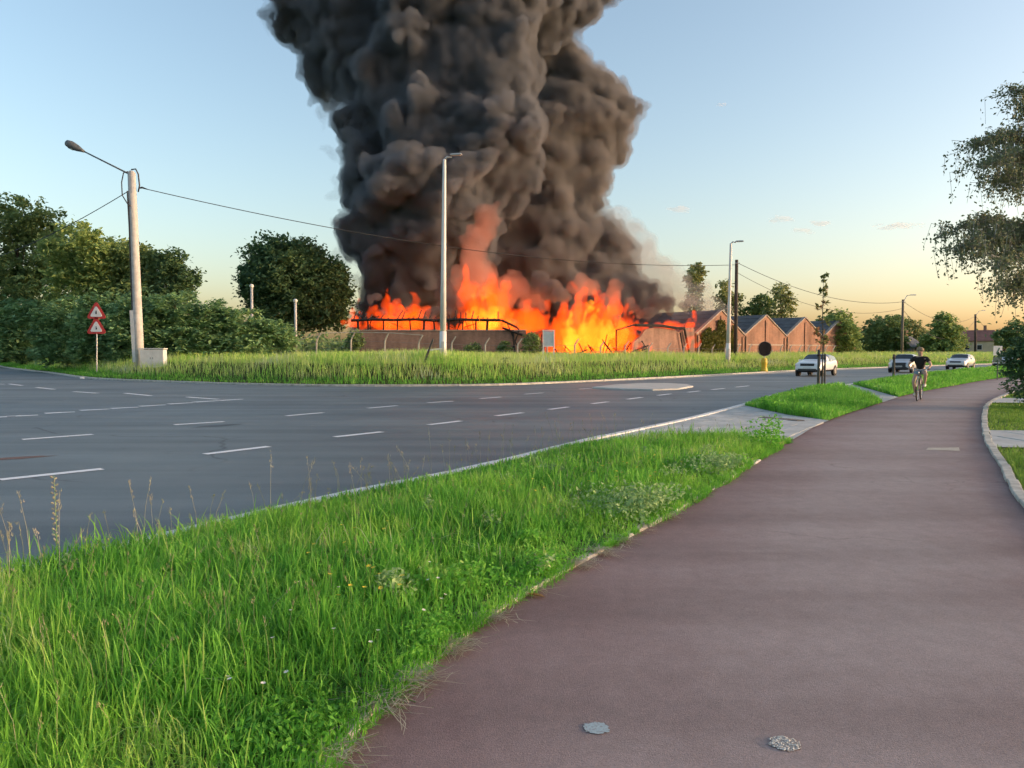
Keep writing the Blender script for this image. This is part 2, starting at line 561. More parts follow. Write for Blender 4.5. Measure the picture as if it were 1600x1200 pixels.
# lane dashes
m_paint, nt, N, L, b = nodes("road_paint")
p = world_pos(nt)
L.new(ramp_color(nt, noise(nt, 25, 5, 0.75, p), [(0.24, (0.26, 0.27, 0.28)), (0.36, (0.74, 0.75, 0.75)), (0.8, (0.85, 0.85, 0.84))]), b.inputs["Base Color"])
b.inputs["Roughness"].default_value = 0.6
def dash(a, c, wd=0.18, z=0.006, taper=None):
    a, c = np.array(a[:2]), np.array(c[:2])
    d = (c - a) / np.linalg.norm(c - a)
    n = np.array([-d[1], d[0]]) * wd / 2
    k = 1 if taper is None else taper
    V = [(*(a - n), z), (*(c - n * k), z), (*(c + n * k), z), (*(a + n), z)]
    o = link("lane_dash", mesh_np("lane_dash", np.array(V), np.array([[0, 1, 2, 3]])), road, [m_paint])
    return o
d1 = [(0, 750), (160, 733), (320, 710), (420, 698), (523, 683), (597, 675), (670, 664), (720, 658), (775, 650), (817, 645), (858, 640), (888, 636), (925, 631), (950, 628), (980, 624), (1003, 621)]
d2 = [(35, 687), (145, 679), (272, 664), (350, 659), (447, 650), (505, 645), (575, 638), (620, 634), (668, 629.5), (708, 627), (750, 623), (783, 620.5), (820, 616), (848, 614)]
for L_ in (d1, d2):
    for a, c in zip(L_[::2], L_[1::2]):
        dash(G(*a), G(*c))
# both lines run on beyond the photo's clear dashes, following the road
for a, c in [((1028, 618), (1048, 615.5)), ((1075, 613), (1093, 611)), ((1112, 609), (1132, 607)), ((1150, 605), (1170, 603)), ((905, 608), (930, 606.5))]:
    dash(G(*a), G(*c))
# give-way dashes across the mouth of the side road
gw = [(-25, 653), (10, 651), (70, 646), (125, 641.5), (173, 638.5), (218, 635), (263, 631.5), (303, 628.5), (343, 626)]
for u, v in gw:
    a, c = G(u, v), G(u + 50 - max(0, u) * 0.04, v - 2.2)
    dash(a, c, 0.34, taper=0.55)
for a, c in [((-5, 600), (8, 600.5)), ((14, 600), (35, 602.5)), ((57, 605.5), (85, 608.5)), ((115, 612), (152, 614.5)), ((195, 614.5), (236, 618.5)), ((292, 620.5), (341, 624))]:
    dash(G(*a), G(*c), 0.2)

# traffic island (flat concrete lens)
isl = [G(u, v)[:2] for u, v in [(925, 607), (960, 603), (1000, 600.5), (1045, 600.5), (1075, 602.5), (1083, 605), (1060, 609), (1020, 610.5), (975, 609.5)]]
mb = MB().prism(isl, -0.02, 0.07)
io = mb.build("traffic_island", mat("island_concrete", (0.46, 0.45, 0.41), 0.85, 0.15, 1.5), None, bevel=0.03)
tag(io, kind="structure")

# driveways over the verge: slabs
m_slab = mat("paving_slab", (0.40, 0.415, 0.40), 0.85, 0.2, 1.7, bstr=0.2, bscale=35)
m_slab_b = mat("paving_slab_light", (0.45, 0.46, 0.435), 0.85, 0.2, 1.7, bstr=0.2, bscale=35)
def inside(pt, poly):
    x, y = pt
    r = False
    n = len(poly)
    for i in range(n):
        x1, y1 = poly[i]; x2, y2 = poly[(i + 1) % n]
        if (y1 > y) != (y2 > y) and x < (x2 - x1) * (y - y1) / (y2 - y1) + x1:
            r = not r
    return r
slab_me = {}
def slab_mesh(sx, sy, m):
    k = (sx, sy, m.name)
    if k not in slab_me:
        mb = MB()
        mb.box((0, 0, 0), (sx, sy, 0.06))
        me = bpy.data.meshes.new("paving_slab")
        me.from_pydata(mb.v, [], mb.f)
        me.materials.append(m)
        slab_me[k] = me
    return slab_me[k]
def paved(name, poly, ang, sx, sy, z, maxn=300):
    base = sheet(name, poly, z - 0.008, m_slab)
    c = np.mean(poly, axis=0)
    ca, sa = math.cos(ang), math.sin(ang)
    n = 0
    R = 14
    for i in range(-int(R / sx), int(R / sx)):
        for j in range(-int(R / sy), int(R / sy)):
            lx, ly = (i + 0.5 * (j % 2)) * sx, j * sy
            q = (c[0] + lx * ca - ly * sa, c[1] + lx * sa + ly * ca)
            cs_ = [(q[0] + (a_ * ca * sx - b2 * sa * sy) * 0.46, q[1] + (a_ * sa * sx + b2 * ca * sy) * 0.46) for a_, b2 in ((-1, -1), (1, -1), (1, 1), (-1, 1))]
            if n < maxn and all(inside(c_, poly) for c_ in cs_):
                o = link("paving_slab", slab_mesh(round(sx - 0.012, 3), round(sy - 0.012, 3), m_slab if rng.random() < 0.6 else m_slab_b), base)
                o.location = (q[0], q[1], z - 0.03 + rng.normal(0, 0.002))
                o.rotation_euler = (rng.normal(0, 0.004), rng.normal(0, 0.004), ang)
                n += 1
    return base
drive = np.vstack([between(KERB_IN, (0.95, 13.3), (6.8, 22.8)), [(7.05, 19.6)], between(PATH_L, (5.1, 13.9), (7.5, 18.1))[::-1], [(3.6, 14.1), (2.2, 13.95)]])
dw = paved("driveway", drive, math.radians(58), 0.6, 0.4, 0.055)
strip2 = np.vstack([between(KERB_IN, (14.6, 35.2), (16.6, 38.0)), between(PATH_L, (11.9, 24.6), (13.9, 27.4))[::-1]])
paved("crossing_strip", strip2, math.radians(55), 0.6, 0.6, 0.05)
# drain grate in the driveway
a, c = G(1190, 655.5), G(1252, 661)
m_iron = mat("cast_iron", (0.05, 0.05, 0.05), 0.6, 0.3, 10)
dg = empty("drain_grate", ((a[0] + c[0]) / 2, (a[1] + c[1]) / 2, 0.0), math.atan2(c[1] - a[1], c[0] - a[0]))
Lg = float(np.hypot(*(c - a)[:2]))
mb = MB()
for s_ in (-1, 1):
    mb.box((0, s_ * 0.11, 0.05), (Lg, 0.03, 0.03))
mb.build("grate_frame", m_iron, dg)
MB().box((0, 0, 0.047), (Lg - 0.002, 0.188, 0.02)).build("drain_bed", mat("drain_dark", (0.01, 0.01, 0.01), 0.9), dg)
for k in range(int(Lg / 0.06)):
    MB().box((-Lg / 2 + 0.04 + k * 0.06, 0, 0.058), (0.03, 0.186, 0.014)).build("grate_bar", m_iron, dg)
tag(dg, "dark narrow drain grate sunk in the pale driveway paving", "drain")
# right hand: kerb stones, paved entrance, concrete strip
pr_vis = PATH_R[(PATH_R[:, 1] > 2) & (PATH_R[:, 1] < 40)]
kerb_row("path_kerb", offset(pr_vis, -0.06), 0.12, 0.07, 0.5, m_kerb2, jitter=0.006)
ent = np.array([G(u, v)[:2] for u, v in [(1552, 703), (1546, 676), (1760, 678), (1830, 708)]])
paved("entrance_paving", ent, math.radians(4), 0.3, 0.9, 0.06)
ent2 = np.array([G(u, v)[:2] for u, v in [(1549, 632), (1553, 624.5), (1680, 625), (1700, 633)]])
paved("garden_step", ent2, math.radians(3), 1.0, 0.8, 0.07)

# worn concrete edging under the grass edge
pl_vis = PATH_L[(PATH_L[:, 1] > 2.4) & (PATH_L[:, 1] < 12)]
kerb_row("path_edging", offset(pl_vis, 0.035), 0.09, 0.052, 0.5, mat("edging_concrete", (0.46, 0.44, 0.40), 0.9, 0.4, 6, bstr=0.5, bscale=30), jitter=0.006)

# marks on the cycle path
def blob(name, u, v, rx, ry, m, z, ang=0.0, n=18, parent=None, wob=0.12):
    c = G(u, v, z)
    V = []
    for k in range(n):
        t = 2 * math.pi * k / n
        r = 1 + rng.normal(0, wob)
        x, y = rx * r * math.cos(t), ry * r * math.sin(t)
        V.append((c[0] + x * math.cos(ang) - y * math.sin(ang), c[1] + x * math.sin(ang) + y * math.cos(ang), z))
    return link(name, mesh_np(name, np.array(V), np.array([list(range(n))])), parent, [m])
m_bp, nt, N, L, b = nodes("faded_blue_paint")
p = world_pos(nt)
L.new(ramp_color(nt, noise(nt, 85, 4, 0.75, p), [(0.36, (0.26, 0.19, 0.185)), (0.46, (0.30, 0.38, 0.40)), (0.7, (0.38, 0.48, 0.50))]), b.inputs["Base Color"])
b.inputs["Roughness"].default_value = 0.75
blob("paint_mark", 932, 1137, 0.055, 0.052, m_bp, 0.034, parent=path, wob=0.07, n=40)
gp = blob("gravel_patch", 1226, 1161, 0.06, 0.058, mat("grey_mortar", (0.36, 0.34, 0.31), 0.9, 0.5, 90, bstr=0.8, bscale=120), 0.034, parent=path, wob=0.10, n=30)
cg = G(1226, 1161, 0.034)
mb = MB()
for k in range(150):
    r_ = 0.062 * math.sqrt(rng.random()); t_ = rng.uniform(0, 6.28); s_ = rng.uniform(0.0025, 0.006)
    c_ = Vector((cg[0] + r_ * math.cos(t_), cg[1] + r_ * math.sin(t_), 0.035))
    V = [c_ + Vector((x * s_ * rng.uniform(.7, 1.3), y * s_ * rng.uniform(.7, 1.3), z * s_ * 0.7)) for x, y, z in ((1, 0, 0), (0, 1, 0), (-1, 0, 0), (0, -1, 0), (0, 0, 1))]
    mb.add(V, [(0, 1, 4), (1, 2, 4), (2, 3, 4), (3, 0, 4)])
tag(mb.build("gravel", mat("pale_gravel", (0.58, 0.57, 0.53), 0.9, 0.35, 150), gp), kind="stuff")
q = [G(u, v, 0.034) for u, v in [(1447, 702.8), (1500, 704.5), (1498, 699), (1450, 699.5)]]
link("repair_patch", mesh_np("repair_patch", np.array(q), np.array([[0, 1, 2, 3]])), path, [mat("cream_repair", (0.42, 0.38, 0.31), 0.85, 0.25, 12)])
blob("tar_patch", 340, 665, 0.6, 0.18, mat("tar", (0.03, 0.03, 0.033), 0.5, 0.3, 8), 0.004, 0.9, parent=road)
blob("rust_patch", 20, 716, 0.5, 0.13, mat("rust_stain", (0.15, 0.085, 0.065), 0.8, 0.3, 8), 0.004, 0.6, parent=road, wob=0.2)
# ------------------------------------------------------------------ smoke and flames
import openvdb

def vnoise(shape, wl_vox, seed, ch=1):
    """smooth random field over a voxel grid, wavelength in voxels"""
    r = np.random.default_rng(seed)
    sh = [int(math.ceil(s / k)) + 3 for s, k in zip(shape, wl_vox)]
    A = r.uniform(-1, 1, sh).astype(np.float32)
    for ax, (s, k) in enumerate(zip(shape, wl_vox)):
        t = np.arange(s) / k
        i = t.astype(int)
        f = (t - i).astype(np.float32)
        f = f * f * (3 - 2 * f)
        sl = [None] * 3
        sl[ax] = slice(None)
        f = f[tuple(sl)]
        A = np.take(A, i, ax) * (1 - f) + np.take(A, i + 1, ax) * f
    return A

class Field:
    def __init__(s, lo, hi, vox, warp, seed):
        s.lo, s.vox = np.array(lo, float), vox
        s.n = np.ceil((np.array(hi) - s.lo) / vox).astype(int)
        s.f = np.full(s.n, 50.0, np.float32)
        ax = [s.lo[i] + np.arange(s.n[i]) * vox for i in range(3)]
        s.X = [np.broadcast_to(ax[i].reshape([-1 if j == i else 1 for j in range(3)]), s.n).astype(np.float32).copy() for i in range(3)]
        k = seed
        for wlen, amp in warp:
            wl_ = wlen if hasattr(wlen, '__len__') else (wlen,) * 3
            am = amp if hasattr(amp, '__len__') else (amp,) * 3
            for i in range(3):
                k += 1
                if am[i]:
                    s.X[i] += vnoise(tuple(s.n), [max(2.0, q / vox) for q in wl_], k) * am[i]
        s.pad = sum(max(a) if hasattr(a, '__len__') else a for _, a in warp) + 2 * vox
    def win(s, c, r):
        a = np.maximum(((np.array(c) - r - s.pad - s.lo) / s.vox).astype(int), 0)
        b = np.minimum(((np.array(c) + r + s.pad - s.lo) / s.vox).astype(int) + 2, s.n)
        if (b <= a).any():
            return None
        return tuple(slice(i, j) for i, j in zip(a, b))
    def ball(s, c, r, e=(1, 1, 1)):
        w_ = s.win(c, np.array(e) * r)
        if w_ is None:
            return
        d = sum(((s.X[i][w_] - c[i]) / e[i]) ** 2 for i in range(3))
        s.f[w_] = np.minimum(s.f[w_], np.sqrt(d) - r)
    def tongue(s, c, h, r, lean=(0, 0)):
        """flame tongue: tapering to a tip"""
        w_ = s.win((c[0], c[1], c[2] + h / 2), (r * 1.2 + abs(lean[0]), r * 1.2 + abs(lean[1]), h / 2 + r))
        if w_ is None:
            return
        t = (s.X[2][w_] - c[2]) / h
        rr = r * np.clip(1.15 - t, 0, None) ** 0.75 * np.clip(0.75 + t * 0.9, 0.4, 1.0)
        dx = s.X[0][w_] - c[0] - lean[0] * t * t
        dy = s.X[1][w_] - c[1] - lean[1] * t * t
        d = np.sqrt(dx * dx + dy * dy) - rr
        d = np.maximum(d, (np.abs(t - 0.5) - 0.55) * h)
        s.f[w_] = np.minimum(s.f[w_], d)
    def mesh(s, name, iso=0.0, billow=(), shell=None):
        f = s.f.copy()
        for j, (wlen, amp) in enumerate(billow):
            f += (0.42 - np.abs(vnoise(tuple(s.n), [max(2.0, wlen / s.vox)] * 3, 900 + j))) * amp
        f[0], f[-1], f[:, 0], f[:, -1], f[:, :, 0], f[:, :, -1] = 50, 50, 50, 50, 50, 50
        g = openvdb.FloatGrid(50.0)
        g.copyFromArray(np.clip(f, -3, 3).astype(np.float32))
        g.transform = openvdb.createLinearTransform(voxelSize=s.vox)
        P, T, Q = g.convertToPolygons(isovalue=iso, adaptivity=0.0)
        P = np.asarray(P) + s.lo
        return mesh_np(name, P, [a for a in (np.asarray(T), np.asarray(Q)) if len(a)], smooth=True)

def grow(F, c, r, levels, R, n, frac, sq=0.8, dens=None):
    """a billow with smaller billows over its surface"""
    F.ball(c, r)
    if not levels or r < 0.42:
        return
    k = n[0]
    for _ in range(k):
        d = R.normal(size=3)
        d /= np.linalg.norm(d)
        rr = r * R.uniform(*frac)
        grow(F, np.asarray(c) + d * (r * R.uniform(0.72, 0.98)), rr, levels - 1, R, n[1:] or (0,), frac)

def volume_mat(name, color, density, emit=None, strength=0.0, aniso=0.0):
    m = bpy.data.materials.new(name)
    m.use_nodes = True
    nt = m.node_tree
    nt.nodes.remove(nt.nodes["Principled BSDF"])
    v = nt.nodes.new("ShaderNodeVolumePrincipled")
    v.inputs["Color"].default_value = (*color, 1)
    v.inputs["Density"].default_value = density
    v.inputs["Anisotropy"].default_value = aniso
    v.inputs["Density Attribute"].default_value = ""
    if emit:
        v.inputs["Emission Color"].default_value = (*emit, 1)
        v.inputs["Emission Strength"].default_value = strength
    nt.links.new(v.outputs[0], nt.nodes["Material Output"].inputs["Volume"])
    return m

def smoke(name, balls, vox, warp, seed, levels, n, frac, m, label, iso=0.0, billow=(), shell=None):
    W = []
    for u, v, rpx, Y in balls:
        c = D(u, v, Y)
        W.append((c, rpx * Y / 1200.0))
    cs = np.array([c for c, _ in W]); rs = np.array([r for _, r in W])[:, None]
    g = 1.75
    lo, hi = (cs - rs * g).min(0) - 2, (cs + rs * g).max(0) + 2
    lo[2] = max(lo[2], 0.8)
    hi[2] = min(hi[2], 72.0)
    F = Field(lo, hi, vox, warp, seed)
    R = np.random.default_rng(seed)
    for c, r in W:
        grow(F, c, r, levels, R, n, frac)
    o = link(name, F.mesh(name, iso, billow), None, [m])
    tag(o, label, "smoke", "smoke of the factory fire", "stuff")
    if shell:
        # thinner smoke round the dense body
        s_ = link("smoke_fringe", F.mesh("smoke_fringe", shell[1], billow), o, [shell[0]])
        tag(s_, kind="stuff")
    return o

m_smoke = volume_mat("black_smoke", (0.225, 0.240, 0.262), 2.6)
m_smoke2 = volume_mat("brown_smoke", (0.262, 0.265, 0.272), 1.9)
m_shell = volume_mat("smoke_fringe", (0.29, 0.305, 0.33), 0.7)
m_shell2 = volume_mat("brown_smoke_fringe", (0.34, 0.335, 0.335), 0.45)
m_veil = volume_mat("thin_smoke", (0.58, 0.56, 0.55), 0.15)

FRONT = [  # u, v, radius px, depth
 (592, 466, 30, 93), (640, 440, 48, 92), (600, 415, 46, 92), (680, 420, 52, 93), (590, 365, 50, 91), (660, 365, 62, 89), (610, 318, 55, 90),
 (715, 345, 60, 91), (690, 295, 66, 88), (588, 268, 48, 92), (625, 262, 42, 85), (660, 255, 30, 84), (740, 280, 70, 90), (790, 255, 48, 91), (755, 330, 42, 90), (745, 385, 38, 92),
 (600, 195, 58, 94), (680, 190, 80, 91), (760, 190, 72, 90), (805, 200, 40, 92), (575, 130, 40, 95), (640, 110, 80, 93), (740, 110, 84, 92), (800, 110, 45, 94),
 (560, 95, 48, 95), (520, 110, 34, 97), (515, 60, 46, 96), (480, 25, 44, 97), (570, 30, 70, 95), (670, 30, 85, 93), (770, 30, 85, 94), (850, 15, 55, 97), (895, 12, 38, 99),
 (480, -40, 58, 97), (570, -70, 85, 96), (690, -70, 95, 94), (800, -70, 90, 96), (890, -50, 55, 99), (930, -30, 30, 100),
 (520, -160, 95, 98), (660, -170, 110, 96), (800, -170, 105, 98), (900, -140, 70, 101)]
REAR = [
 (850, 115, 42, 104), (880, 120, 46, 103), (920, 145, 46, 103), (955, 170, 36, 104), (940, 205, 42, 104), (890, 190, 60, 101), (900, 245, 48, 102), (850, 240, 60, 101),
 (865, 295, 52, 101), (905, 315, 44, 102), (845, 345, 60, 100), (905, 365, 48, 101), (950, 385, 40, 102), (860, 405, 60, 100), (930, 425, 48, 101), (975, 430, 36, 102),
 (800, 400, 48, 99), (810, 450, 48, 99), (880, 460, 48, 99), (950, 465, 38, 99), (1000, 465, 30, 99), (1030, 475, 20, 98), (700, 470, 40, 98), (640, 480, 30, 98), (760, 440, 40, 98), (580, 490, 22, 98), (790, 350, 40, 99), (775, 315, 40, 100), (800, 290, 40, 101), (900, 500, 40, 99), (840, 500, 40, 99), (590, 512, 26, 97), (640, 512, 28, 97), (700, 510, 34, 97), (760, 510, 34, 97), (820, 520, 30, 98), (960, 500, 34, 99), (1010, 500, 26, 98)]
VEIL = [(985, 375, 40, 104), (1010, 405, 40, 104), (1030, 440, 42, 103), (990, 440, 40, 103), (1060, 465, 32, 102), (1092, 480, 22, 101), (1120, 488, 14, 100),
 (955, 345, 30, 104), (545, 415, 20, 96), (550, 450, 22, 96), (515, 155, 22, 97), (525, 175, 14, 97), (500, 120, 26, 97), (480, 80, 24, 97), (448, 30, 22, 98), (530, 230, 14, 95), (528, 300, 14, 94), (530, 345, 14, 94), (1055, 440, 26, 103), (1085, 462, 24, 102), (1110, 478, 20, 93), (1135, 486, 15, 93), (1075, 472, 24, 93), (1095, 484, 16, 92)]
warp = [(9.0, 1.5), (3.0, 0.75), (1.2, 0.34)]
BIL = ((3.4, 0.9), (1.8, 0.6), (0.95, 0.34))
smoke("smoke_column", FRONT, 0.25, warp, 3, 2, (26, 12), (0.22, 0.42), m_smoke, "thick black column of billowing smoke above the burning factory", iso=-0.25, billow=BIL, shell=(m_shell, 0.30))
smoke("smoke_column", REAR, 0.28, warp, 11, 2, (24, 12), (0.22, 0.42), m_smoke2, "brownish smoke column bulging behind the main column on its sunset side", iso=-0.30, billow=BIL, shell=(m_shell2, 0.42))
smoke("smoke_veil", VEIL, 0.4, [(7.0, 1.6), (2.5, 0.7), (1.2, 0.25)], 21, 1, (12,), (0.35, 0.6), m_veil, "thin pale smoke drifting off the side of the column", billow=((3.0, 1.6), (1.4, 1.0)))

# flames: the taller the body of gas one looks through, the brighter and yellower
m_fire = volume_mat("fire", (0.05, 0.02, 0.01), 0.22, (1.0, 0.072, 0.003), 0.125)
m_core = volume_mat("fire_core", (0.05, 0.02, 0.01), 0.25, (1.0, 0.27, 0.014), 0.20)
m_glow = volume_mat("fire_glow", (0.42, 0.33, 0.29), 0.30, (1.0, 0.13, 0.035), 0.0125)  # smoke with emission of its own, standing in for flame light on it

def flames(name, env, vb, Y0, Y1, seed, m, label, n=40, r=(0.5, 1.4), hmin=0.35, vox=0.17, cat="fire"):
    """env: (u, top v) envelope; vb: (u, bottom v)"""
    R = np.random.default_rng(seed)
    us = np.array([e[0] for e in env]); vs = np.array([e[1] for e in env])
    T = []
    for k in range(n):
        u = R.uniform(us[0], us[-1])
        top = np.interp(u, us, vs)
        Y = R.uniform(Y0, Y1)
        bot = np.interp(u, [q[0] for q in vb], [q[1] for q in vb])
        b_ = D(u, bot, Y)
        t_ = D(u, bot + (top - bot) * R.uniform(hmin, 1.0) ** 0.7, Y)
        h = t_[2] - b_[2]
        T.append((b_, h, min(R.uniform(*r), h * 0.35), (R.normal(0, 0.12) * h, 0)))
    B = np.array([t[0] for t in T]); Hs = np.array([t[1] for t in T])
    lo = B.min(0) - 2.5
    hi = np.array([B[:, 0].max() + 2.5, B[:, 1].max() + 2.5, (B[:, 2] + Hs).max() + 1.5])
    F = Field(lo, hi, vox, [((3.0, 3.0, 4.5), (1.0, 0.6, 0.5)), ((1.1, 1.1, 1.8), (0.42, 0.3, 0.3)), ((0.5, 0.5, 0.8), (0.22, 0.14, 0.16))], seed)
    for b_, h, rr, ln in T:
        F.tongue(b_, h, rr, ln)
    o = link(name, F.mesh(name, 0.0, ((1.5, 0.75), (0.8, 0.5))), None, [m])
    tag(o, label, cat, "flames of the factory fire", "stuff")
    return o

flames("flames", [(550, 500), (558, 462), (568, 474), (580, 478), (590, 448), (598, 440), (604, 490)], [(550, 512), (604, 512)], 79, 82, 31, m_fire, "small tongues of flame at the far end of the burning shed", n=20, r=(0.4, 0.9))
flames("flames", [(606, 490), (618, 464), (640, 450), (658, 454), (668, 476), (680, 500)], [(610, 512), (680, 512)], 79, 83, 32, m_fire, "orange flames rising from the low shed roof", n=30, r=(0.6, 1.3))
flames("flames", [(560, 498), (700, 498), (830, 498)], [(560, 519), (830, 519)], 77, 80, 36, m_fire, "strip of fire glowing under the charred roof edge", n=70, r=(0.3, 0.8), hmin=0.6)
flames("flames", [(712, 490), (725, 440), (745, 400), (760, 420), (790, 430), (820, 465), (850, 478), (862, 500)], [(712, 515), (862, 520)], 80, 86, 33, m_fire, "broad orange fire behind the white lamp post", n=45, r=(0.7, 1.6))
flames("flames", [(868, 505), (880, 462), (900, 446), (920, 434), (940, 450), (960, 468), (985, 482), (1000, 500)], [(868, 556), (985, 556), (1000, 530)], 79, 86, 34, m_fire, "tallest bright fire in the gap of the collapsed building", n=75, r=(0.6, 1.7))
flames("flames", [(975, 490), (1000, 492), (1040, 496), (1060, 492), (1080, 486), (1092, 492)], [(975, 515), (1092, 515)], 88, 92, 39, m_fire, "low flames licking along the burnt hall's roof line", n=40, r=(0.3, 0.8))
flames("flames", [(1062, 520), (1070, 500), (1080, 496), (1086, 515)], [(1062, 530), (1070, 550), (1082, 545), (1086, 530)], 85, 86.5, 40, m_fire, "narrow flames streaking down the burnt hall's wall beside the ivy", n=14, r=(0.25, 0.5))
flames("flames", [(985, 530), (1005, 524), (1020, 535)], [(985, 552), (1020, 552)], 81, 83, 42, m_fire, "small flames at the foot of the burnt hall's wall", n=10, r=(0.25, 0.6))
flames("flames", [(882, 505), (905, 470), (930, 462), (955, 488), (978, 520)], [(882, 550), (978, 545)], 80, 84, 37, m_core, "yellow hot heart of the tallest fire", n=26, r=(0.5, 1.1))
flames("flames", [(728, 495), (755, 456), (790, 478), (815, 495)], [(728, 512), (815, 514)], 81, 84, 38, m_core, "yellow hot heart of the broad fire", n=18, r=(0.45, 0.95))
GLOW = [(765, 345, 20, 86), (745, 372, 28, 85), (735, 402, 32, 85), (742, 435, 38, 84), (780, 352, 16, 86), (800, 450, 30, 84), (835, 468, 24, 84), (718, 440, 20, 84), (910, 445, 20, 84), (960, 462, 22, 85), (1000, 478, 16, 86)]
o = smoke("emissive_smoke", GLOW, 0.25, [(5.0, 1.0), (1.6, 0.4)], 41, 2, (14, 8), (0.3, 0.5), m_glow, "smoke glowing orange above the broad fire", billow=((2.0, 0.9), (1.0, 0.5)))

# dark smoke rolling between the flames
PUFF = [(688, 468, 20, 81), (700, 480, 15, 80), (676, 484, 12, 80), (690, 448, 18, 83), (866, 472, 17, 80), (862, 452, 20, 82), (850, 440, 18, 84), (600, 486, 8, 79), (618, 478, 10, 80), (592, 462, 9, 80), (575, 474, 8, 79.5), (1012, 482, 11, 84), (1040, 480, 12, 84), (1030, 470, 15, 86), (985, 470, 12, 85), (1062, 482, 8, 84)]
smoke("smoke_puffs", PUFF, 0.22, [(4.0, 0.9), (1.5, 0.4), (0.7, 0.15)], 51, 2, (16, 8), (0.28, 0.5), volume_mat("dark_smoke", (0.22, 0.21, 0.21), 1.1), "dark smoke rolling between the flames", billow=((1.6, 0.6), (0.8, 0.4)))
# the fire's own light
for u, v, Y, P_ in [(645, 492, 81, 60), (765, 470, 83, 150), (925, 480, 82, 200), (1050, 500, 89, 70)]:
    l = bpy.data.lights.new("fire_light", 'POINT')
    l.energy = P_
    l.color = (1.0, 0.30, 0.07)
    l.shadow_soft_size = 1.2
    lo_ = bpy.data.objects.new("fire_light", l)
    COL.objects.link(lo_)
    lo_.location = D(u, v, Y)
# small thin clouds low in the sunset sky
m_cloud = volume_mat("thin_cloud", (0.99, 0.98, 0.97), 0.007)
for i, (u, v, ru, rv, lb) in enumerate([(1060, 327, 22, 5, "small thin cloud above the slim poplar"), (1222, 343, 22, 6, "brightest of the small thin clouds over the gables"), (1285, 348, 26, 5, "thin cloud right of the brightest one"), (1256, 361, 22, 4, "lowest small thin cloud over the gables"), (1405, 353, 60, 5, "long thin cloud streak toward the birch"), (1128, 163, 6, 4, "tiny faint cloud speck high in the blue sky")]):
    Yc = 4200.0
    c = D(u, v, Yc); k = Yc / 1200
    R = np.random.default_rng(200 + i)
    F = Field(c - np.array([ru * 1.3, ru * 0.8, rv * 2.5]) * k, c + np.array([ru * 1.3, ru * 0.8, rv * 2.5]) * k, rv * k * 0.2, [((ru * k * 0.6, ru * k * .6, rv * k * 2), rv * k * 0.4)], 300 + i)
    for j in range(26):
        t = R.uniform(-1, 1)
        F.ball(c + np.array([t * ru * 0.85, R.normal(0, ru * 0.15), R.normal(0, rv * 0.25) - t * rv * 0.5]) * k, rv * k * R.uniform(0.4, 0.8) * (1.15 - abs(t)), (3.4, 2.5, 0.7))
    o = link("cloud", F.mesh("cloud"), None, [m_cloud])
    tag(o, lb, "cloud", "small thin clouds in the sunset sky", "stuff")
# ------------------------------------------------------------------ burning factory
def brick_mat(name, c1, c2, mortar, soot=0.35):
    m, nt, N, L, b = nodes(name)
    tc = N.new("ShaderNodeTexCoord")
    sx = N.new("ShaderNodeSeparateXYZ"); cx = N.new("ShaderNodeCombineXYZ")
    L.new(tc.outputs["Object"], sx.inputs[0])
    L.new(sx.outputs[0], cx.inputs[0]); L.new(sx.outputs[2], cx.inputs[1]); L.new(sx.outputs[1], cx.inputs[2])
    br = N.new("ShaderNodeTexBrick")
    br.inputs["Scale"].default_value = 1.0
    br.inputs["Brick Width"].default_value = 0.22
    br.inputs["Row Height"].default_value = 0.075
    br.inputs["Mortar Size"].default_value = 0.008
    br.inputs["Color1"].default_value = (*c1, 1)
    br.inputs["Color2"].default_value = (*c2, 1)
    br.inputs["Mortar"].default_value = (*mortar, 1)
    L.new(cx.outputs[0], br.inputs[0])
    p = world_pos(nt)
    st = ramp_color(nt, noise(nt, 0.45, 6, 0.65, p), [(0.3, (1 - soot,) * 3), (0.6, (1.05, 1.03, 1.0))])
    vr = N.new("ShaderNodeMapping"); vr.inputs["Scale"].default_value = (1.6, 1.6, 0.12); L.new(p, vr.inputs[0])
    st2 = ramp_color(nt, noise(nt, 1.0, 4, 0.6, vr.outputs[0]), [(0.3, (0.72, 0.70, 0.70)), (0.6, (1.0, 1.0, 1.0))])
    L.new(mix(nt, 1.0, mix(nt, 1.0, br.outputs[0], st, 'MULTIPLY'), st2, 'MULTIPLY'), b.inputs["Base Color"])
    b.inputs["Roughness"].default_value = 0.9
    return m
m_brick = brick_mat("red_brick", (0.37, 0.175, 0.105), (0.30, 0.135, 0.08), (0.33, 0.265, 0.215))
m_brick_old = brick_mat("sooty_brick", (0.36, 0.20, 0.145), (0.29, 0.155, 0.115), (0.30, 0.24, 0.20), 0.45)
m_char = mat("charred_wood", (0.016, 0.013, 0.012), 0.9, 0.5, 6)
m_slate = mat("slate_roof", (0.085, 0.09, 0.095), 0.65, 0.3, 1.2)
m_cop = mat("coping_stone", (0.34, 0.28, 0.23), 0.85, 0.25, 2)
m_pipe = mat("brown_pipe", (0.10, 0.06, 0.04), 0.6, 0.2, 4)

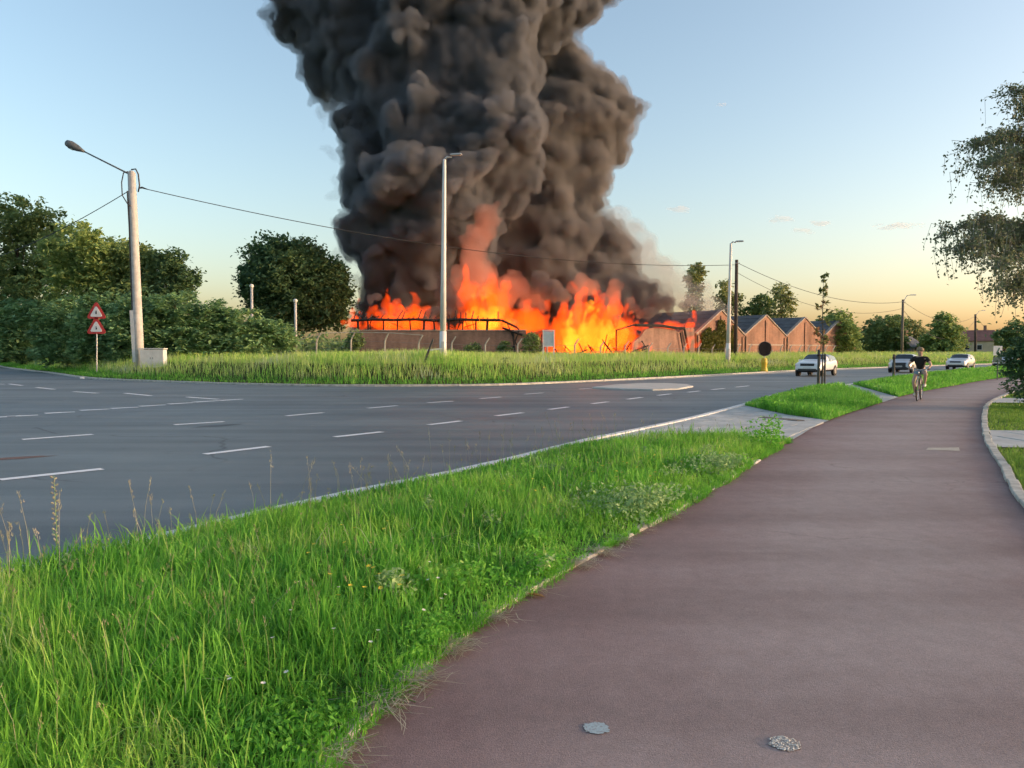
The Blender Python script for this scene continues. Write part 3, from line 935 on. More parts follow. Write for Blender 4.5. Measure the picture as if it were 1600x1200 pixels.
# low shed along the road: brick wall, open burnt strip with studs, charred roof edge
YS = 74.0
A0, A1 = D(552, 517, YS), D(822, 517, YS)
zt, zr = A0[2], D(552, 500, YS)[2]
shed = empty("burning_shed", (A0[0], YS, 0.85))
tag(shed, "low brick shed with open charred roof strip full of fire", "building")
Lw = A1[0] - A0[0]
MB().box((Lw / 2, 0, (zt - 0.85) / 2), (Lw, 0.3, zt - 0.85)).build("brick_wall", m_brick_old, shed)
MB().box((Lw / 2, -0.02, zt - 0.85 + 0.05), (Lw + 0.1, 0.4, 0.1)).build("wall_coping", m_cop, shed)
MB().box((-0.001, 4.2, (zt - 0.85) / 2), (0.3, 8.0, zt - 0.85)).build("end_wall", m_brick_old, shed)
xs = np.arange(0.3, Lw - 2.6, 0.0 + 1.28)
for i, x in enumerate(xs):
    MB().box((x + rng.normal(0, 0.1), 0.02, (zt + zr) / 2 - 0.85 + 0.05), (rng.uniform(0.10, 0.24), 0.16, zr - zt - 0.02), R=Matrix.Rotation(rng.normal(0, 0.05), 3, 'Y')).build("stud", m_char, shed)
for i in range(9):
    x = rng.uniform(0.5, Lw - 3)
    MB().box((x, 0.05, (zt + zr) / 2 - 0.85), (0.06, 0.06, 1.15), R=Matrix.Rotation(rng.normal(0, 0.6), 3, 'Y')).build("lath", m_char, shed)
# sagging roof edge in pieces
xb = np.linspace(-0.2, Lw - 2.4, 8)
zb = zr - 0.85 + np.array([-0.05, 0.05, 0.0, 0.06, -0.06, 0.05, 0.0, -0.02])
for i in range(7):
    a, c = Vector((xb[i], 0, zb[i])), Vector((xb[i + 1] - 0.03, 0, zb[i + 1]))
    MB().tube([a, c], 0.13, 4).build("roof_beam", m_char, shed)
    for k in range(4):
        t = (k + 0.5) / 4
        q = a.lerp(c, t)
        up = rng.uniform(0.2, 1.1)
        MB().tube([q + Vector((0, -0.2, -0.05)), q + Vector((rng.normal(0, .15), 2.2, up))], 0.06, 4).build("rafter", m_char, shed)
# collapsed corner
ps = [((Lw - 2.4, 0, zr - 0.85), (Lw - 0.9, 0.1, zt - 0.85 + 0.35)), ((Lw - 0.9, 0.1, zt - 0.85 + 0.35), (Lw + 0.1, 0.2, zt - 1.6)), ((Lw - 1.9, -0.25, zr - 1.0), (Lw - 0.4, -0.5, 0.3)), ((Lw - 1.3, -0.25, zt - 0.8), (Lw - 1.0, -0.6, 0.2)), ((Lw - 0.7, -0.3, zt - 0.9), (Lw - 1.5, -0.5, 0.6)), ((Lw - 2.3, -0.3, zt - 0.55), (Lw - 0.2, -0.4, zt - 1.3)), ((Lw - 0.3, 0, 0), (Lw - 0.25, 0, 2.0))]
for a, c in ps:
    MB().tube([a, c], rng.uniform(0.06, 0.12), 5).build("fallen_beam", m_char, shed)

# collapsed middle: low broken wall and burnt lattice
YM = 79.0
B0, B1 = D(830, 545, YM), D(988, 545, YM)
rub = empty("collapsed_hall", (B0[0], YM, 0.9))
tag(rub, "collapsed hall of broken low brick wall and burnt beams in the fire", "ruin")
Lr = B1[0] - B0[0]
x = 0.0
while x < Lr:
    wd = rng.uniform(0.8, 2.0)
    hh = rng.uniform(0.35, 1.0)
    MB().prism([(x, -0.15), (x + wd - 0.02, -0.15), (x + wd - 0.02, 0.15), (x, 0.15)], 0, hh).build("wall_stub", m_brick_old, rub)
    x += wd
for i in range(26):
    x = rng.uniform(0, Lr)
    l = rng.uniform(1.0, 2.6)
    an = rng.normal(0, 0.8)
    a = Vector((x, rng.uniform(-0.5, 0.6), 0.1))
    MB().tube([a, a + Vector((math.sin(an) * l, rng.normal(0, 0.3), abs(math.cos(an)) * l))], rng.uniform(0.035, 0.08), 5).build("burnt_beam", m_char, rub)

# gabled halls standing side by side; x runs along the facade, y goes back
FD = Vector((0.75, 0.66, 0)).normalized()
RZ = math.atan2(FD.y, FD.x)
ORG = Vector((28.7, 95.0, 0))
def hall(k, name, label, roof=True, ivy=False, eave=3.65, peak=6.25, Wd=10.0, depth=20.0):
    o = ORG + FD * (10.0 * k)
    zb = 0.8
    h = empty(name, (o.x, o.y, zb), RZ)
    tag(h, label, "building", "gabled brick halls of the factory")
    e, p_ = eave - zb, peak - zb
    def gable(y0, y1, nm):
        V = [(0.01, y0, 0), (Wd - 0.01, y0, 0), (Wd - 0.01, y0, e), (Wd / 2, y0, p_), (0.01, y0, e)]
        V += [(x, y1, z) for x, y, z in V]
        F = [(0, 1, 2, 3, 4), (9, 8, 7, 6, 5)] + [(i, i + 5, (i + 1) % 5 + 5, (i + 1) % 5) for i in range(5)]
        return MB().add(V, F).build(nm, m_brick, h)
    gable(0, 0.3, "gable_wall")
    MB().box((0.16, depth / 2 + 0.15, e / 2), (0.3, depth - 0.32, e)).build("side_wall", m_brick, h)
    MB().box((Wd - 0.16, depth / 2 + 0.15, e / 2), (0.3, depth - 0.32, e)).build("side_wall", m_brick, h)
    for x in (0.35, Wd / 2, Wd - 0.35):
        top = e - 0.15 if x != Wd / 2 else p_ - 0.55
        MB().box((x, -0.06, top / 2), (0.42, 0.118, top)).build("pilaster", m_brick, h)
    MB().box((Wd / 2, -0.03, e * 0.62), (Wd - 1.4, 0.055, 0.16)).build("brick_band", m_cop, h)
    for s in (-1, 1):
        a = Vector((Wd / 2 + s * (Wd / 2 + 0.05), 0, e + 0.02)); c = Vector((Wd / 2, 0, p_ + 0.06))
        d = (c - a).normalized(); n = Vector((-d.z, 0, d.x)) * (1 if s < 0 else -1)
        n = Vector((abs(n.x) * (-1 if s < 0 else 1), 0, abs(n.z)))
        q = [a, c, c + n * 0.14, a + n * 0.14]
        V = [(v.x, -0.1, v.z) for v in q] + [(v.x, 0.34, v.z) for v in q]
        F = [(0, 1, 2, 3), (7, 6, 5, 4)] + [(i, (i + 1) % 4, (i + 1) % 4 + 4, i + 4) for i in range(4)]
        MB().add(V, F).build("verge_coping", m_cop, h)
        if roof:
            q = [a + n * 0.015, c + n * 0.015, c + n * 0.10, a + n * 0.10]
            V = [(v.x, 0.345, v.z) for v in q] + [(v.x, depth, v.z) for v in q]
            r = MB().add(V, F).build("roof", m_slate, h)
            if s < 0:
                # skylight strips and slate courses on the slope that faces the road
                for j in range(5):
                    t0, t1 = 0.06 + j * 0.19, 0.06 + j * 0.19 + 0.012
                    q0, q1 = a.lerp(c, t0) + n * 0.10, a.lerp(c, t1) + n * 0.10
                    q = [q0, q1, q1 + n * 0.03, q0 + n * 0.03]
                    V = [(v.x, 0.5, v.z) for v in q] + [(v.x, depth - 0.2, v.z) for v in q]
                    MB().add(V, F).build("roof_batten", m_slate, r)
    MB().tube([(0.02, -0.2, 0), (0.02, -0.2, e)], 0.07, 6).build("drain_pipe", m_pipe, h)
    return h
hall(0, "brick_hall", "brick gable hall beside the dark wooden utility pole", True)
hall(1, "brick_hall", "brick gable hall between the two neighbouring gables with dark valley roofs", True)
hall(2, "brick_hall", "last brick gable hall of the row, beside the green tree", True, peak=6.1)
ivyhall = hall(-1, "brick_hall", "ivy covered brick gable hall beside the flames with smoke over its roof", True, peak=6.5)
# burnt gable: wall with broken top, a sagging roof edge
oB = ORG + FD * (-20.0)
bh = empty("burnt_hall", (oB.x, oB.y, 0.85), RZ)
tag(bh, "burnt brick hall with roof gone and one charred beam along its wall", "ruin")
def zpx(u, v):
    """local facade coordinates of a pixel on the facade plane"""
    d = ray(u, v); n = Vector((-FD.y, FD.x, 0))
    t = (ORG - Vector((0, 0, CAM_H))).dot(n) / Vector(d).dot(n)
    q = Vector(d) * t + Vector((0, 0, CAM_H))
    return (q - Vector((oB.x, oB.y, 0.85))).dot(FD), q.z - 0.85
prof = [zpx(*q) for q in [(988, 548), (988, 536), (1000, 527), (1008, 515), (1022, 512), (1040, 513), (1052, 515), (1062, 520), (1072, 512), (1085, 512), (1086, 556)]]
pr = [(prof[0][0], 0)] + prof[1:-1] + [(prof[-1][0], 0)]
V = [(x, 0, z) for x, z in pr] + [(x, 0.3, z) for x, z in pr]
n = len(pr)
T = tessellate_polygon([[Vector((x, z, 0)) for x, z in pr]])
F = [tuple(t) for t in T] + [tuple(i + n for i in reversed(t)) for t in T] + [(i, i + n, (i + 1) % n + n, (i + 1) % n) for i in range(n)]
o = MB().add(V, F).build("broken_wall", m_brick_old, bh)
bm = bmesh.new(); bm.from_mesh(o.data); bmesh.ops.recalc_face_normals(bm, faces=bm.faces); bm.to_mesh(o.data); bm.free()
for pts, r in [([(960, 552), (960, 516), (987, 508), (1000, 507)], 0.09), ([(990, 508), (1030, 509), (1056, 513), (1066, 513)], 0.17), ([(1066, 512), (1072, 540), (1075, 556)], 0.12), ([(1010, 540), (990, 548)], 0.08), ([(1000, 533), (1008, 545), (985, 552)], 0.07), ([(1060, 520), (1066, 556)], 0.08)]:
    MB().tube([(zpx(*q)[0], -0.25, zpx(*q)[1]) for q in pts], r, 6).build("charred_beam", m_char, bh)

# bent-top concrete fence posts along the field
m_conc = mat("fence_concrete", (0.36, 0.34, 0.29), 0.9, 0.25, 3)
m_wire = mat("fence_wire", (0.16, 0.15, 0.14), 0.6, 0.2, 3)
fl = [(300, 63), (352, 61), (450, 62), (550, 63), (620, 63), (720, 63), (822, 64), (922, 67), (1028, 71), (1090, 76), (1170, 84), (1260, 96), (1312, 104)]
FL = np.array([D(u, 540, Y)[:2] for u, Y in fl])
FP = arc_points(FL, 2.75)
fence = empty("concrete_fence", (FP[0][0], FP[0][1], tz(*FP[0])))
tag(fence, "wire fence on bent-top concrete posts before the burning factory", "fence")
tops = []
for i, q in enumerate(FP):
    z = tz(*q)
    u = 800 + 1200 * q[0] / q[1]
    hgt = np.interp(u, [300, 560, 720, 900, 1100, 1300], [2.2, 2.2, 1.9, 1.7, 1.45, 1.5]) * rng.uniform(0.94, 1.05)
    if rng.random() < 0.08:
        hgt *= 0.6
    d = FP[min(i + 1, len(FP) - 1)] - FP[max(i - 1, 0)]
    d = d / np.linalg.norm(d)
    nx_, ny_ = d[0] * 0.8 + d[1] * 0.3, d[1] * 0.8 - d[0] * 0.3
    l = rng.normal(0.03, 0.04)
    b0 = Vector((q[0], q[1], z - 0.1)) - fence.location
    pts = [b0, b0 + Vector((l * nx_, l * ny_, hgt * 0.72)), b0 + Vector(((l + 0.05) * nx_, (l + 0.05) * ny_, hgt * 0.8)), b0 + Vector(((l + 0.42) * nx_, (l + 0.42) * ny_, hgt + 0.1))]
    MB().tube(pts, [0.085, 0.075, 0.07, 0.055], 5).build("post", m_conc, fence)
    tops.append((pts[1], pts[3]))
for k, fr in enumerate((0.35, 0.65, 1.0)):
    P_ = []
    for i in range(len(tops)):
        a = tops[i][0].copy(); a.z = (FP[i][1] * 0 + tz(*FP[i]) - fence.location.z) + (a.z - (tz(*FP[i]) - fence.location.z)) * fr
        P_.append(a)
    MB().tube(P_, 0.013, 3, caps=False).build("wire", m_wire, fence)
MB().tube([t[1] for t in tops if True][:8], 0.03, 4, caps=False).build("top_rail", m_conc, fence)

# far house and shed on the right
def house(name, label, u, Y, wpx, z_eave, z_peak, rz, m_wall, m_roof, dep, group=None):
    c = D(u, 552, Y)
    h = empty(name, (c[0], c[1], 0.9), rz)
    tag(h, label, "building", group)
    Wd = wpx * Y / 1200
    e, p_ = z_eave - 0.9, z_peak - 0.9
    V = [(-Wd / 2, 0, 0), (Wd / 2, 0, 0), (Wd / 2, dep, 0), (-Wd / 2, dep, 0), (-Wd / 2, 0, e), (Wd / 2, 0, e), (Wd / 2, dep, e), (-Wd / 2, dep, e), (-Wd / 2, dep / 2, p_ - .1), (Wd / 2, dep / 2, p_ - .1)]
    MB().add(V, [(0, 1, 5, 4), (1, 2, 6, 9, 5), (2, 3, 7, 6), (3, 0, 4, 8, 7)]).build("wall", m_wall, h)
    r = None
    for s in (0, 1):
        y0 = -0.3 if s == 0 else dep + 0.3
        V = [(-Wd / 2 - .3, y0, e - .1), (Wd / 2 + .3, y0, e - .1), (Wd / 2 + .3, dep / 2, p_), (-Wd / 2 - .3, dep / 2, p_)]
        V += [(x, y, z + 0.12) for x, y, z in V]
        r = MB().add(V, [(0, 1, 2, 3), (7, 6, 5, 4), (0, 4, 5, 1), (1, 5, 6, 2), (2, 6, 7, 3), (3, 7, 4, 0)]).build("roof", m_roof, h)
    m_win = mat("dark_window", (0.03, 0.035, 0.04), 0.2, 0.1, 1)
    for x in np.arange(-Wd / 2 + 1.2, Wd / 2 - 0.8, 2.4):
        w_ = MB().box((x, -0.03, e * 0.55), (1.1, 0.1, 1.2)).build("window", mat("white_frame", (0.6, 0.6, 0.58), 0.5, 0.1), h)
        MB().box((x, -0.07, e * 0.55), (0.9, 0.06, 1.0)).build("pane", m_win, w_)
    MB().box((Wd * 0.25, dep / 2 + 0.3, p_ + 0.5), (0.6, 0.6, 1.4)).build("chimney", m_brick_old, r)
    return h
house("house", "cream house with dull red roof far along the road", 1527, 175, 44, 4.2, 6.6, -0.5, mat("cream_render", (0.55, 0.45, 0.30), 0.9, 0.15, 0.6), mat("red_tile_roof", (0.22, 0.10, 0.08), 0.85, 0.25, 1.5), 8)
house("shed", "grey roofed shed between the trees behind the second car and the cyclist", 1433, 138, 26, 2.6, 4.4, 0.35, mat("grey_render", (0.22, 0.22, 0.22), 0.9, 0.2, 0.8), mat("grey_sheet_roof", (0.16, 0.17, 0.18), 0.7, 0.2, 1.5), 6)
# ------------------------------------------------------------------ vegetation
def leaf_mat(name, stops, trans=0.35, nscale=0.6, rough=0.55, contrast=1.0):
    m = bpy.data.materials.new(name)
    m.use_nodes = True
    nt = m.node_tree
    N, L = nt.nodes, nt.links
    b = N["Principled BSDF"]
    g = N.new("ShaderNodeNewGeometry")
    f = N.new("ShaderNodeMath"); f.operation = 'ADD'
    f2 = N.new("ShaderNodeMath"); f2.operation = 'MULTIPLY'; f2.inputs[1].default_value = 0.45
    L.new(g.outputs["Random Per Island"], f2.inputs[0])
    nz = noise(nt, nscale, 3, 0.6, g.outputs["Position"])
    L.new(f2.outputs[0], f.inputs[0])
    n2 = N.new("ShaderNodeMath"); n2.operation = 'MULTIPLY_ADD'; n2.inputs[1].default_value = 1.3 * contrast; n2.inputs[2].default_value = 0.30 - 0.65 * contrast
    L.new(nz, n2.inputs[0]); L.new(n2.outputs[0], f.inputs[1])
    c = ramp_color(nt, f.outputs[0], stops)
    L.new(c, b.inputs["Base Color"])
    b.inputs["Roughness"].default_value = rough
    b.inputs["Specular IOR Level"].default_value = 0.25
    t = N.new("ShaderNodeBsdfTranslucent")
    L.new(c, t.inputs[0])
    mx = N.new("ShaderNodeMixShader")
    mx.inputs[0].default_value = trans
    L.new(b.outputs[0], mx.inputs[1]); L.new(t.outputs[0], mx.inputs[2])
    L.new(mx.outputs[0], N["Material Output"].inputs[0])
    return m
LM_DARK = leaf_mat("dark_leaves", [(0.1, (0.103, 0.166, 0.076)), (0.5, (0.179, 0.272, 0.100)), (0.9, (0.315, 0.393, 0.141))])
LM_MID = leaf_mat("mid_leaves", [(0.1, (0.150, 0.233, 0.083)), (0.5, (0.254, 0.363, 0.114)), (0.9, (0.437, 0.515, 0.171))])
LM_DEEP = leaf_mat("deep_green_leaves", [(0.1, (0.061, 0.120, 0.060)), (0.5, (0.100, 0.184, 0.082)), (0.9, (0.161, 0.261, 0.112))])
LM_SUM = leaf_mat("shrub_leaves", [(0.1, (0.122, 0.221, 0.107)), (0.5, (0.208, 0.363, 0.156)), (0.9, (0.360, 0.515, 0.217))])
LM_BIRCH = leaf_mat("birch_leaves", [(0.1, (0.109, 0.145, 0.080)), (0.5, (0.167, 0.210, 0.116)), (0.9, (0.239, 0.275, 0.160))], 0.3, 1.5)
LM_OLIVE = leaf_mat("olive_leaves", [(0.1, (0.195, 0.238, 0.094)), (0.5, (0.303, 0.346, 0.136)), (0.9, (0.411, 0.426, 0.176))])
LM_IVY = leaf_mat("ivy_leaves", [(0.1, (0.06, 0.075, 0.018)), (0.5, (0.12, 0.135, 0.03)), (0.9, (0.2, 0.19, 0.05))])
LM_YOUNG = leaf_mat("young_leaves", [(0.1, (0.090, 0.128, 0.038)), (0.6, (0.150, 0.180, 0.060)), (0.9, (0.300, 0.135, 0.075))])
m_bark = mat("bark", (0.09, 0.075, 0.055), 0.95, 0.4, 5, bstr=0.6, bscale=12)
m_bark_b = mat("birch_bark", (0.28, 0.28, 0.24), 0.9, 0.5, 4, bstr=0.4, bscale=10)

def leaves(name, C, size, R, flat=0.35, elong=1.5, parent=None, m=None, droop=None):
    """one quad leaf at every centre; size may be an array"""
    n = len(C)
    nrm = R.normal(size=(n, 3))
    nrm[:, 2] = np.abs(nrm[:, 2]) + flat * 2
    nrm /= np.linalg.norm(nrm, axis=1)[:, None]
    a = R.normal(size=(n, 3))
    if droop is not None:
        a[:, 2] -= droop
    a -= (a * nrm).sum(1)[:, None] * nrm
    a /= np.linalg.norm(a, axis=1)[:, None]
    b = np.cross(nrm, a)
    s = (np.broadcast_to(size, (n,)) * R.uniform(0.65, 1.3, n))[:, None]
    V = np.empty((n, 4, 3))
    V[:, 0] = C - a * s * elong * 0.5
    V[:, 1] = C + b * s * 0.42 + nrm * s * 0.10
    V[:, 2] = C + a * s * elong * 0.5
    V[:, 3] = C - b * s * 0.42 + nrm * s * 0.10
    me = mesh_np(name, V.reshape(-1, 3), np.arange(n * 4).reshape(n, 4))
    return link(name, me, parent, [m] if m else [])

def crown_points(lobes, n_cl, per, R, cl_r, shell=0.55):
    """clumped points in ellipsoid lobes [(centre, radii)] relative to the tree"""
    vol = np.array([np.prod(r) ** 0.75 for _, r in lobes]); vol /= vol.sum()
    C = []
    for (c, r), w_ in zip(lobes, vol):
        k = max(3, int(n_cl * w_))
        d = R.normal(size=(k, 3)); d /= np.linalg.norm(d, axis=1)[:, None]
        rad = shell + (1 - shell) * R.uniform(0, 1, k) ** 0.6
        rad *= R.uniform(0.88, 1.10, k)
        cc = np.array(c) + d * rad[:, None] * np.array(r)
        pr = np.maximum(1, (per * R.uniform(0.4, 1.5, k)).astype(int))
        rr = cl_r * R.uniform(0.6, 1.4, k)
        ci = np.repeat(np.arange(k), pr)
        off = R.normal(size=(len(ci), 3)) * np.array([1, 1, 0.65]) * 0.55
        C.append(cc[ci] + off * rr[ci][:, None])
    return np.vstack(C)

def tree(name, label, base, lobes, m, leaf, n_cl, per, seed, cl_r=0.5, trunk_r=0.2, group=None, cat="tree", bark=None, shell=0.5, limbs=True, flat=0.35, droop=None, elong=1.5, tname="trunk", cname="crown"):
    R = np.random.default_rng(seed)
    o = empty(name, base)
    tag(o, label, cat, group)
    rel = [(np.array(c) - np.array(base), r) for c, r in lobes]
    P_ = crown_points(rel, n_cl, per, R, cl_r, shell)
    P_ = P_[P_[:, 2] > 0.05]
    leaves(cname, P_, leaf, R, flat, elong, o, m, droop)
    mb = MB()
    cen = np.mean([c for c, _ in rel], axis=0)
    top = max(c[2] + r[2] * 0.5 for c, r in rel)
    fork = Vector((cen[0] * 0.4, cen[1] * 0.4, max(0.3, min(c[2] - r[2] * 0.7 for c, r in rel))))
    mb.tube([(0, 0, -0.2), fork * 0.5, fork, Vector((cen[0] * .8, cen[1] * .8, (fork.z + top) / 2)), Vector((cen[0], cen[1], top))], [trunk_r * 1.3, trunk_r, trunk_r * 0.85, trunk_r * 0.45, trunk_r * 0.1], 7)
    if limbs:
        for c, r in rel:
            e = Vector(c)
            mid = fork.lerp(e, 0.5) + Vector((0, 0, r[2] * 0.15))
            mb.tube([fork, mid, e], [trunk_r * 0.5, trunk_r * 0.3, trunk_r * 0.1], 5)
            for k in range(3):
                d = Vector(R.normal(size=3)).normalized()
                q = e + Vector((d.x * r[0], d.y * r[1], d.z * r[2])) * 0.85
                mb.tube([mid.lerp(e, 0.4 + 0.2 * k), q], [trunk_r * 0.22, trunk_r * 0.05], 4)
    mb.build(tname, bark or m_bark, o, smooth=True)
    return o

def lob(u, v, ru, rv, Y, ry=None):
    """pixel ellipse at depth Y -> world ellipsoid"""
    c = D(u, v, Y)
    k = Y / 1200
    return (c, (ru * k, ry if ry else (ru + rv) / 2 * k, rv * k))

def at(u, Y):
    q = D(u, 552, Y)
    return (q[0], q[1], tz(q[0], q[1]) - 0.05)

GL = "trees behind the shrubs on the left bank"
tree("broadleaf_tree", "tallest leafy tree at the picture's left edge", at(20, 106), [lob(30, 390, 75, 70, 106), lob(45, 345, 50, 42, 105), lob(-40, 380, 70, 80, 106), lob(95, 400, 40, 50, 105), lob(-20, 460, 80, 50, 105), lob(70, 450, 60, 50, 104)], LM_DARK, 0.42, 800, 34, 51, 0.95, 0.3, GL)
tree("broadleaf_tree", "rounded olive-topped tree left of the concrete lamp pole", at(140, 80), [lob(120, 395, 50, 48, 80), lob(160, 420, 50, 55, 80), lob(130, 460, 60, 45, 80), lob(185, 430, 36, 44, 81)], LM_MID, 0.32, 560, 34, 52, 0.7, 0.25, GL)
tree("broadleaf_tree", "lower tree partly hidden behind the concrete lamp pole", at(225, 80), [lob(210, 425, 42, 44, 80), lob(245, 440, 40, 46, 80), lob(220, 470, 52, 36, 79)], LM_DARK, 0.32, 430, 34, 53, 0.65, 0.22, GL)
tree("broadleaf_tree", "small open-branched tree right of the concrete lamp pole", at(275, 78), [lob(270, 415, 24, 28, 78), lob(290, 440, 24, 26, 78), lob(268, 460, 34, 26, 78)], LM_DEEP, 0.28, 200, 28, 54, 0.5, 0.16, GL, shell=0.3)
tree("broadleaf_tree", "big round dark tree at the burning shed's end", at(455, 88), [lob(428, 425, 46, 58, 88), lob(455, 440, 60, 60, 87), lob(500, 450, 44, 56, 88), lob(475, 400, 30, 28, 88), lob(520, 470, 26, 45, 88), lob(405, 450, 28, 40, 88), lob(460, 490, 70, 30, 87)], LM_DEEP, 0.34, 1300, 36, 55, 0.8, 0.35, None)
# wide shrub bank
GS = "broad shrubs on the left bank"
sh = [(-20, 505, 50, 42, 102), (40, 503, 48, 36, 84), (105, 505, 46, 38, 65), (165, 500, 44, 42, 61), (220, 500, 44, 46, 59), (275, 498, 46, 44, 59), (330, 508, 44, 38, 59), (380, 515, 40, 34, 59), (425, 525, 30, 24, 60)]
sl = ["broad shrub at the left picture edge", "second broad shrub from the left edge", "broad shrub just left of the warning signs", "broad shrub right behind the warning signs", "broad shrub behind the concrete lamp pole", "broad shrub just right of the white cabinet", "broad shrub halfway between cabinet and globe lamp", "broad shrub in front of the taller globe lamp", "lowest shrub at the fence end of the shrub bank"]
for i, (u, v, ru, rv, Y) in enumerate(sh):
    tree("broad_shrub", sl[i], at(u, Y), [lob(u, v, ru, rv, Y), lob(u - ru * 0.5, v + 12, ru * 0.7, rv * 0.8, Y - 0.8), lob(u + ru * 0.5, v + 8, ru * 0.7, rv * 0.8, Y - 0.6), lob(u, v + 30, ru, rv * 0.6, Y - 1.2), lob(u - ru * 0.4, v + 46, ru * 0.9, rv * 0.5, Y - 1.4), lob(u + ru * 0.4, v + 46, ru * 0.9, rv * 0.5, Y - 1.4)], LM_SUM, 0.25 * Y / 59, 420, 26, 60 + i, 0.42 * Y / 59, 0.07, GS, "shrub", shell=0.55, flat=0.9, cname="foliage", tname="stem")
# trees behind and beside the halls
tree("poplar_tree", "slim poplar above the smoking roof", at(1085, 150), [lob(1087, 428, 11, 22, 150), lob(1080, 440, 9, 16, 150), lob(1093, 440, 8, 20, 150), lob(1086, 480, 12, 40, 150)], LM_OLIVE, 0.5, 120, 22, 71, 0.8, 0.3)
GB = "trees far behind the brick halls"
tree("broadleaf_tree", "small hazy tree behind the two tall poles", at(1132, 150), [lob(1134, 450, 10, 16, 150), lob(1128, 475, 16, 20, 150), lob(1150, 475, 12, 16, 150)], LM_OLIVE, 0.5, 90, 18, 72, 0.8, 0.2, GB)
tree("broadleaf_tree", "low dark tree rising over the first gable roof", at(1190, 150), [lob(1190, 478, 20, 18, 150), lob(1176, 490, 16, 14, 150)], LM_DARK, 0.5, 100, 20, 73, 0.8, 0.2, GB)
tree("broadleaf_tree", "open-crowned tree over the valley between two gables", at(1222, 145), [lob(1220, 462, 17, 20, 145), lob(1228, 480, 14, 22, 145), lob(1208, 490, 14, 14, 145)], LM_OLIVE, 0.42, 120, 16, 74, 0.6, 0.25, GB, shell=0.3)
tree("broadleaf_tree", "green tree at the end of the brick hall row", at(1318, 112), [lob(1308, 505, 22, 20, 114), lob(1318, 525, 22, 30, 112), lob(1325, 545, 20, 22, 112), lob(1295, 505, 16, 14, 116)], LM_MID, 0.36, 280, 26, 75, 0.6, 0.2, GB)
GR = "roadside trees along the far field"
tree("broadleaf_tree", "dark spreading tree left of the far lamp pole", at(1378, 140), [lob(1378, 520, 28, 26, 140), lob(1362, 535, 22, 22, 140), lob(1395, 530, 22, 28, 140), lob(1400, 505, 14, 14, 141)], LM_DARK, 0.42, 300, 26, 76, 0.7, 0.25, GR)
tree("broadleaf_tree", "pale tree just right of the far lamp pole", at(1420, 150), [lob(1420, 520, 20, 22, 150), lob(1438, 528, 18, 16, 150), lob(1425, 540, 24, 16, 150)], LM_OLIVE, 0.45, 170, 22, 77, 0.7, 0.2, GR)
tree("broadleaf_tree", "peaked green tree behind the cyclist", at(1474, 135), [lob(1474, 512, 18, 22, 135), lob(1462, 530, 22, 22, 135), lob(1486, 528, 20, 26, 135), lob(1474, 545, 32, 14, 134)], LM_MID, 0.4, 300, 26, 78, 0.65, 0.25, GR)
tree("broadleaf_tree", "small tree beside the far cream house", at(1551, 200), [lob(1550, 536, 12, 12, 200), lob(1540, 542, 10, 9, 200)], LM_DARK, 0.5, 90, 18, 79, 0.8, 0.2, GR)
tree("broadleaf_tree", "far roadside tree behind the square white sign", at(1566, 150), [lob(1566, 530, 14, 16, 150), lob(1580, 525, 14, 22, 150), lob(1600, 520, 20, 24, 150)], LM_DARK, 0.45, 150, 20, 80, 0.7, 0.2, GR)
# far wood: reads as one mass along the horizon
R = np.random.default_rng(90)
Cw = []
for k in range(620):
    an = R.uniform(-0.85, 0.85)
    Y = R.uniform(240, 420)
    x = Y * math.tan(an)
    hgt = R.uniform(3, 8)
    kk = 70
    q = R.normal(size=(kk, 3)) * np.array([4, 3, hgt * 0.32]) + np.array([x, Y, 0.8 + hgt * 0.45])
    q[:, 2] = np.maximum(q[:, 2], 0.9)
    Cw.append(q)
o = leaves("far_treeline", np.vstack(Cw), 1.5, R, 0.3, 1.3, None, LM_DARK)
tag(o, "low far treeline along the horizon", "treeline", None, "stuff")
# ivy on the gable beside the flames
R = np.random.default_rng(91)
q = R.uniform(0, 1, (5200, 3))
ix, iz = q[:, 0] * 7.2 + 0.6, q[:, 1] ** 1.0 * 4.6
keep = (np.sin(ix * 1.7) * 0.9 + np.sin(ix * 4.1 + 1) * 0.5 + 3.4 > iz * (0.75 + 0.25 * np.sin(ix * 2.3))) & (iz < 2.6 + 2.5 * (1 - np.abs(ix - 5) / 5))
Pv = np.column_stack([ix, -0.16 - np.abs(R.normal(0, 0.10, len(ix))), iz])[keep]
iv = empty("ivy", ivyhall.location, RZ)
tag(iv, "yellow-green ivy climbing the gable wall beside the flames", "ivy")
leaves("foliage", Pv, 0.24, R, 0.0, 1.2, iv, LM_IVY)
mb = MB()
for k in range(7):
    x = 1 + k * 1.0
    mb.tube([(x, -0.14, 0), (x + R.normal(0, .3), -0.14, 1.3), (x + R.normal(0, .5), -0.14, 2.6)], [0.04, 0.03, 0.015], 4)
mb.build("stem", m_bark, iv)
# dark bush by the collapsed corner and in front of walls
for u, v, ru, rv, Y, lb in [(830, 540, 15, 22, 70, "dark green bush between the collapsed corner and the notice board"), (738, 546, 12, 9, 70, "low dark bush before the shed wall"), (790, 545, 10, 11, 70, "little dark bush near the shed's collapsed corner"), (556, 532, 14, 14, 66, "scrubby bush at the fence by the shed's end")]:
    tree("bush", lb, at(u, Y), [lob(u, v, ru, rv, Y), lob(u - ru * .3, v + 6, ru * .8, rv * .7, Y)], LM_DARK, 0.16, 90, 22, int(u), 0.25, 0.04, "bushes along the factory fence", "shrub", cname="foliage", tname="stem")
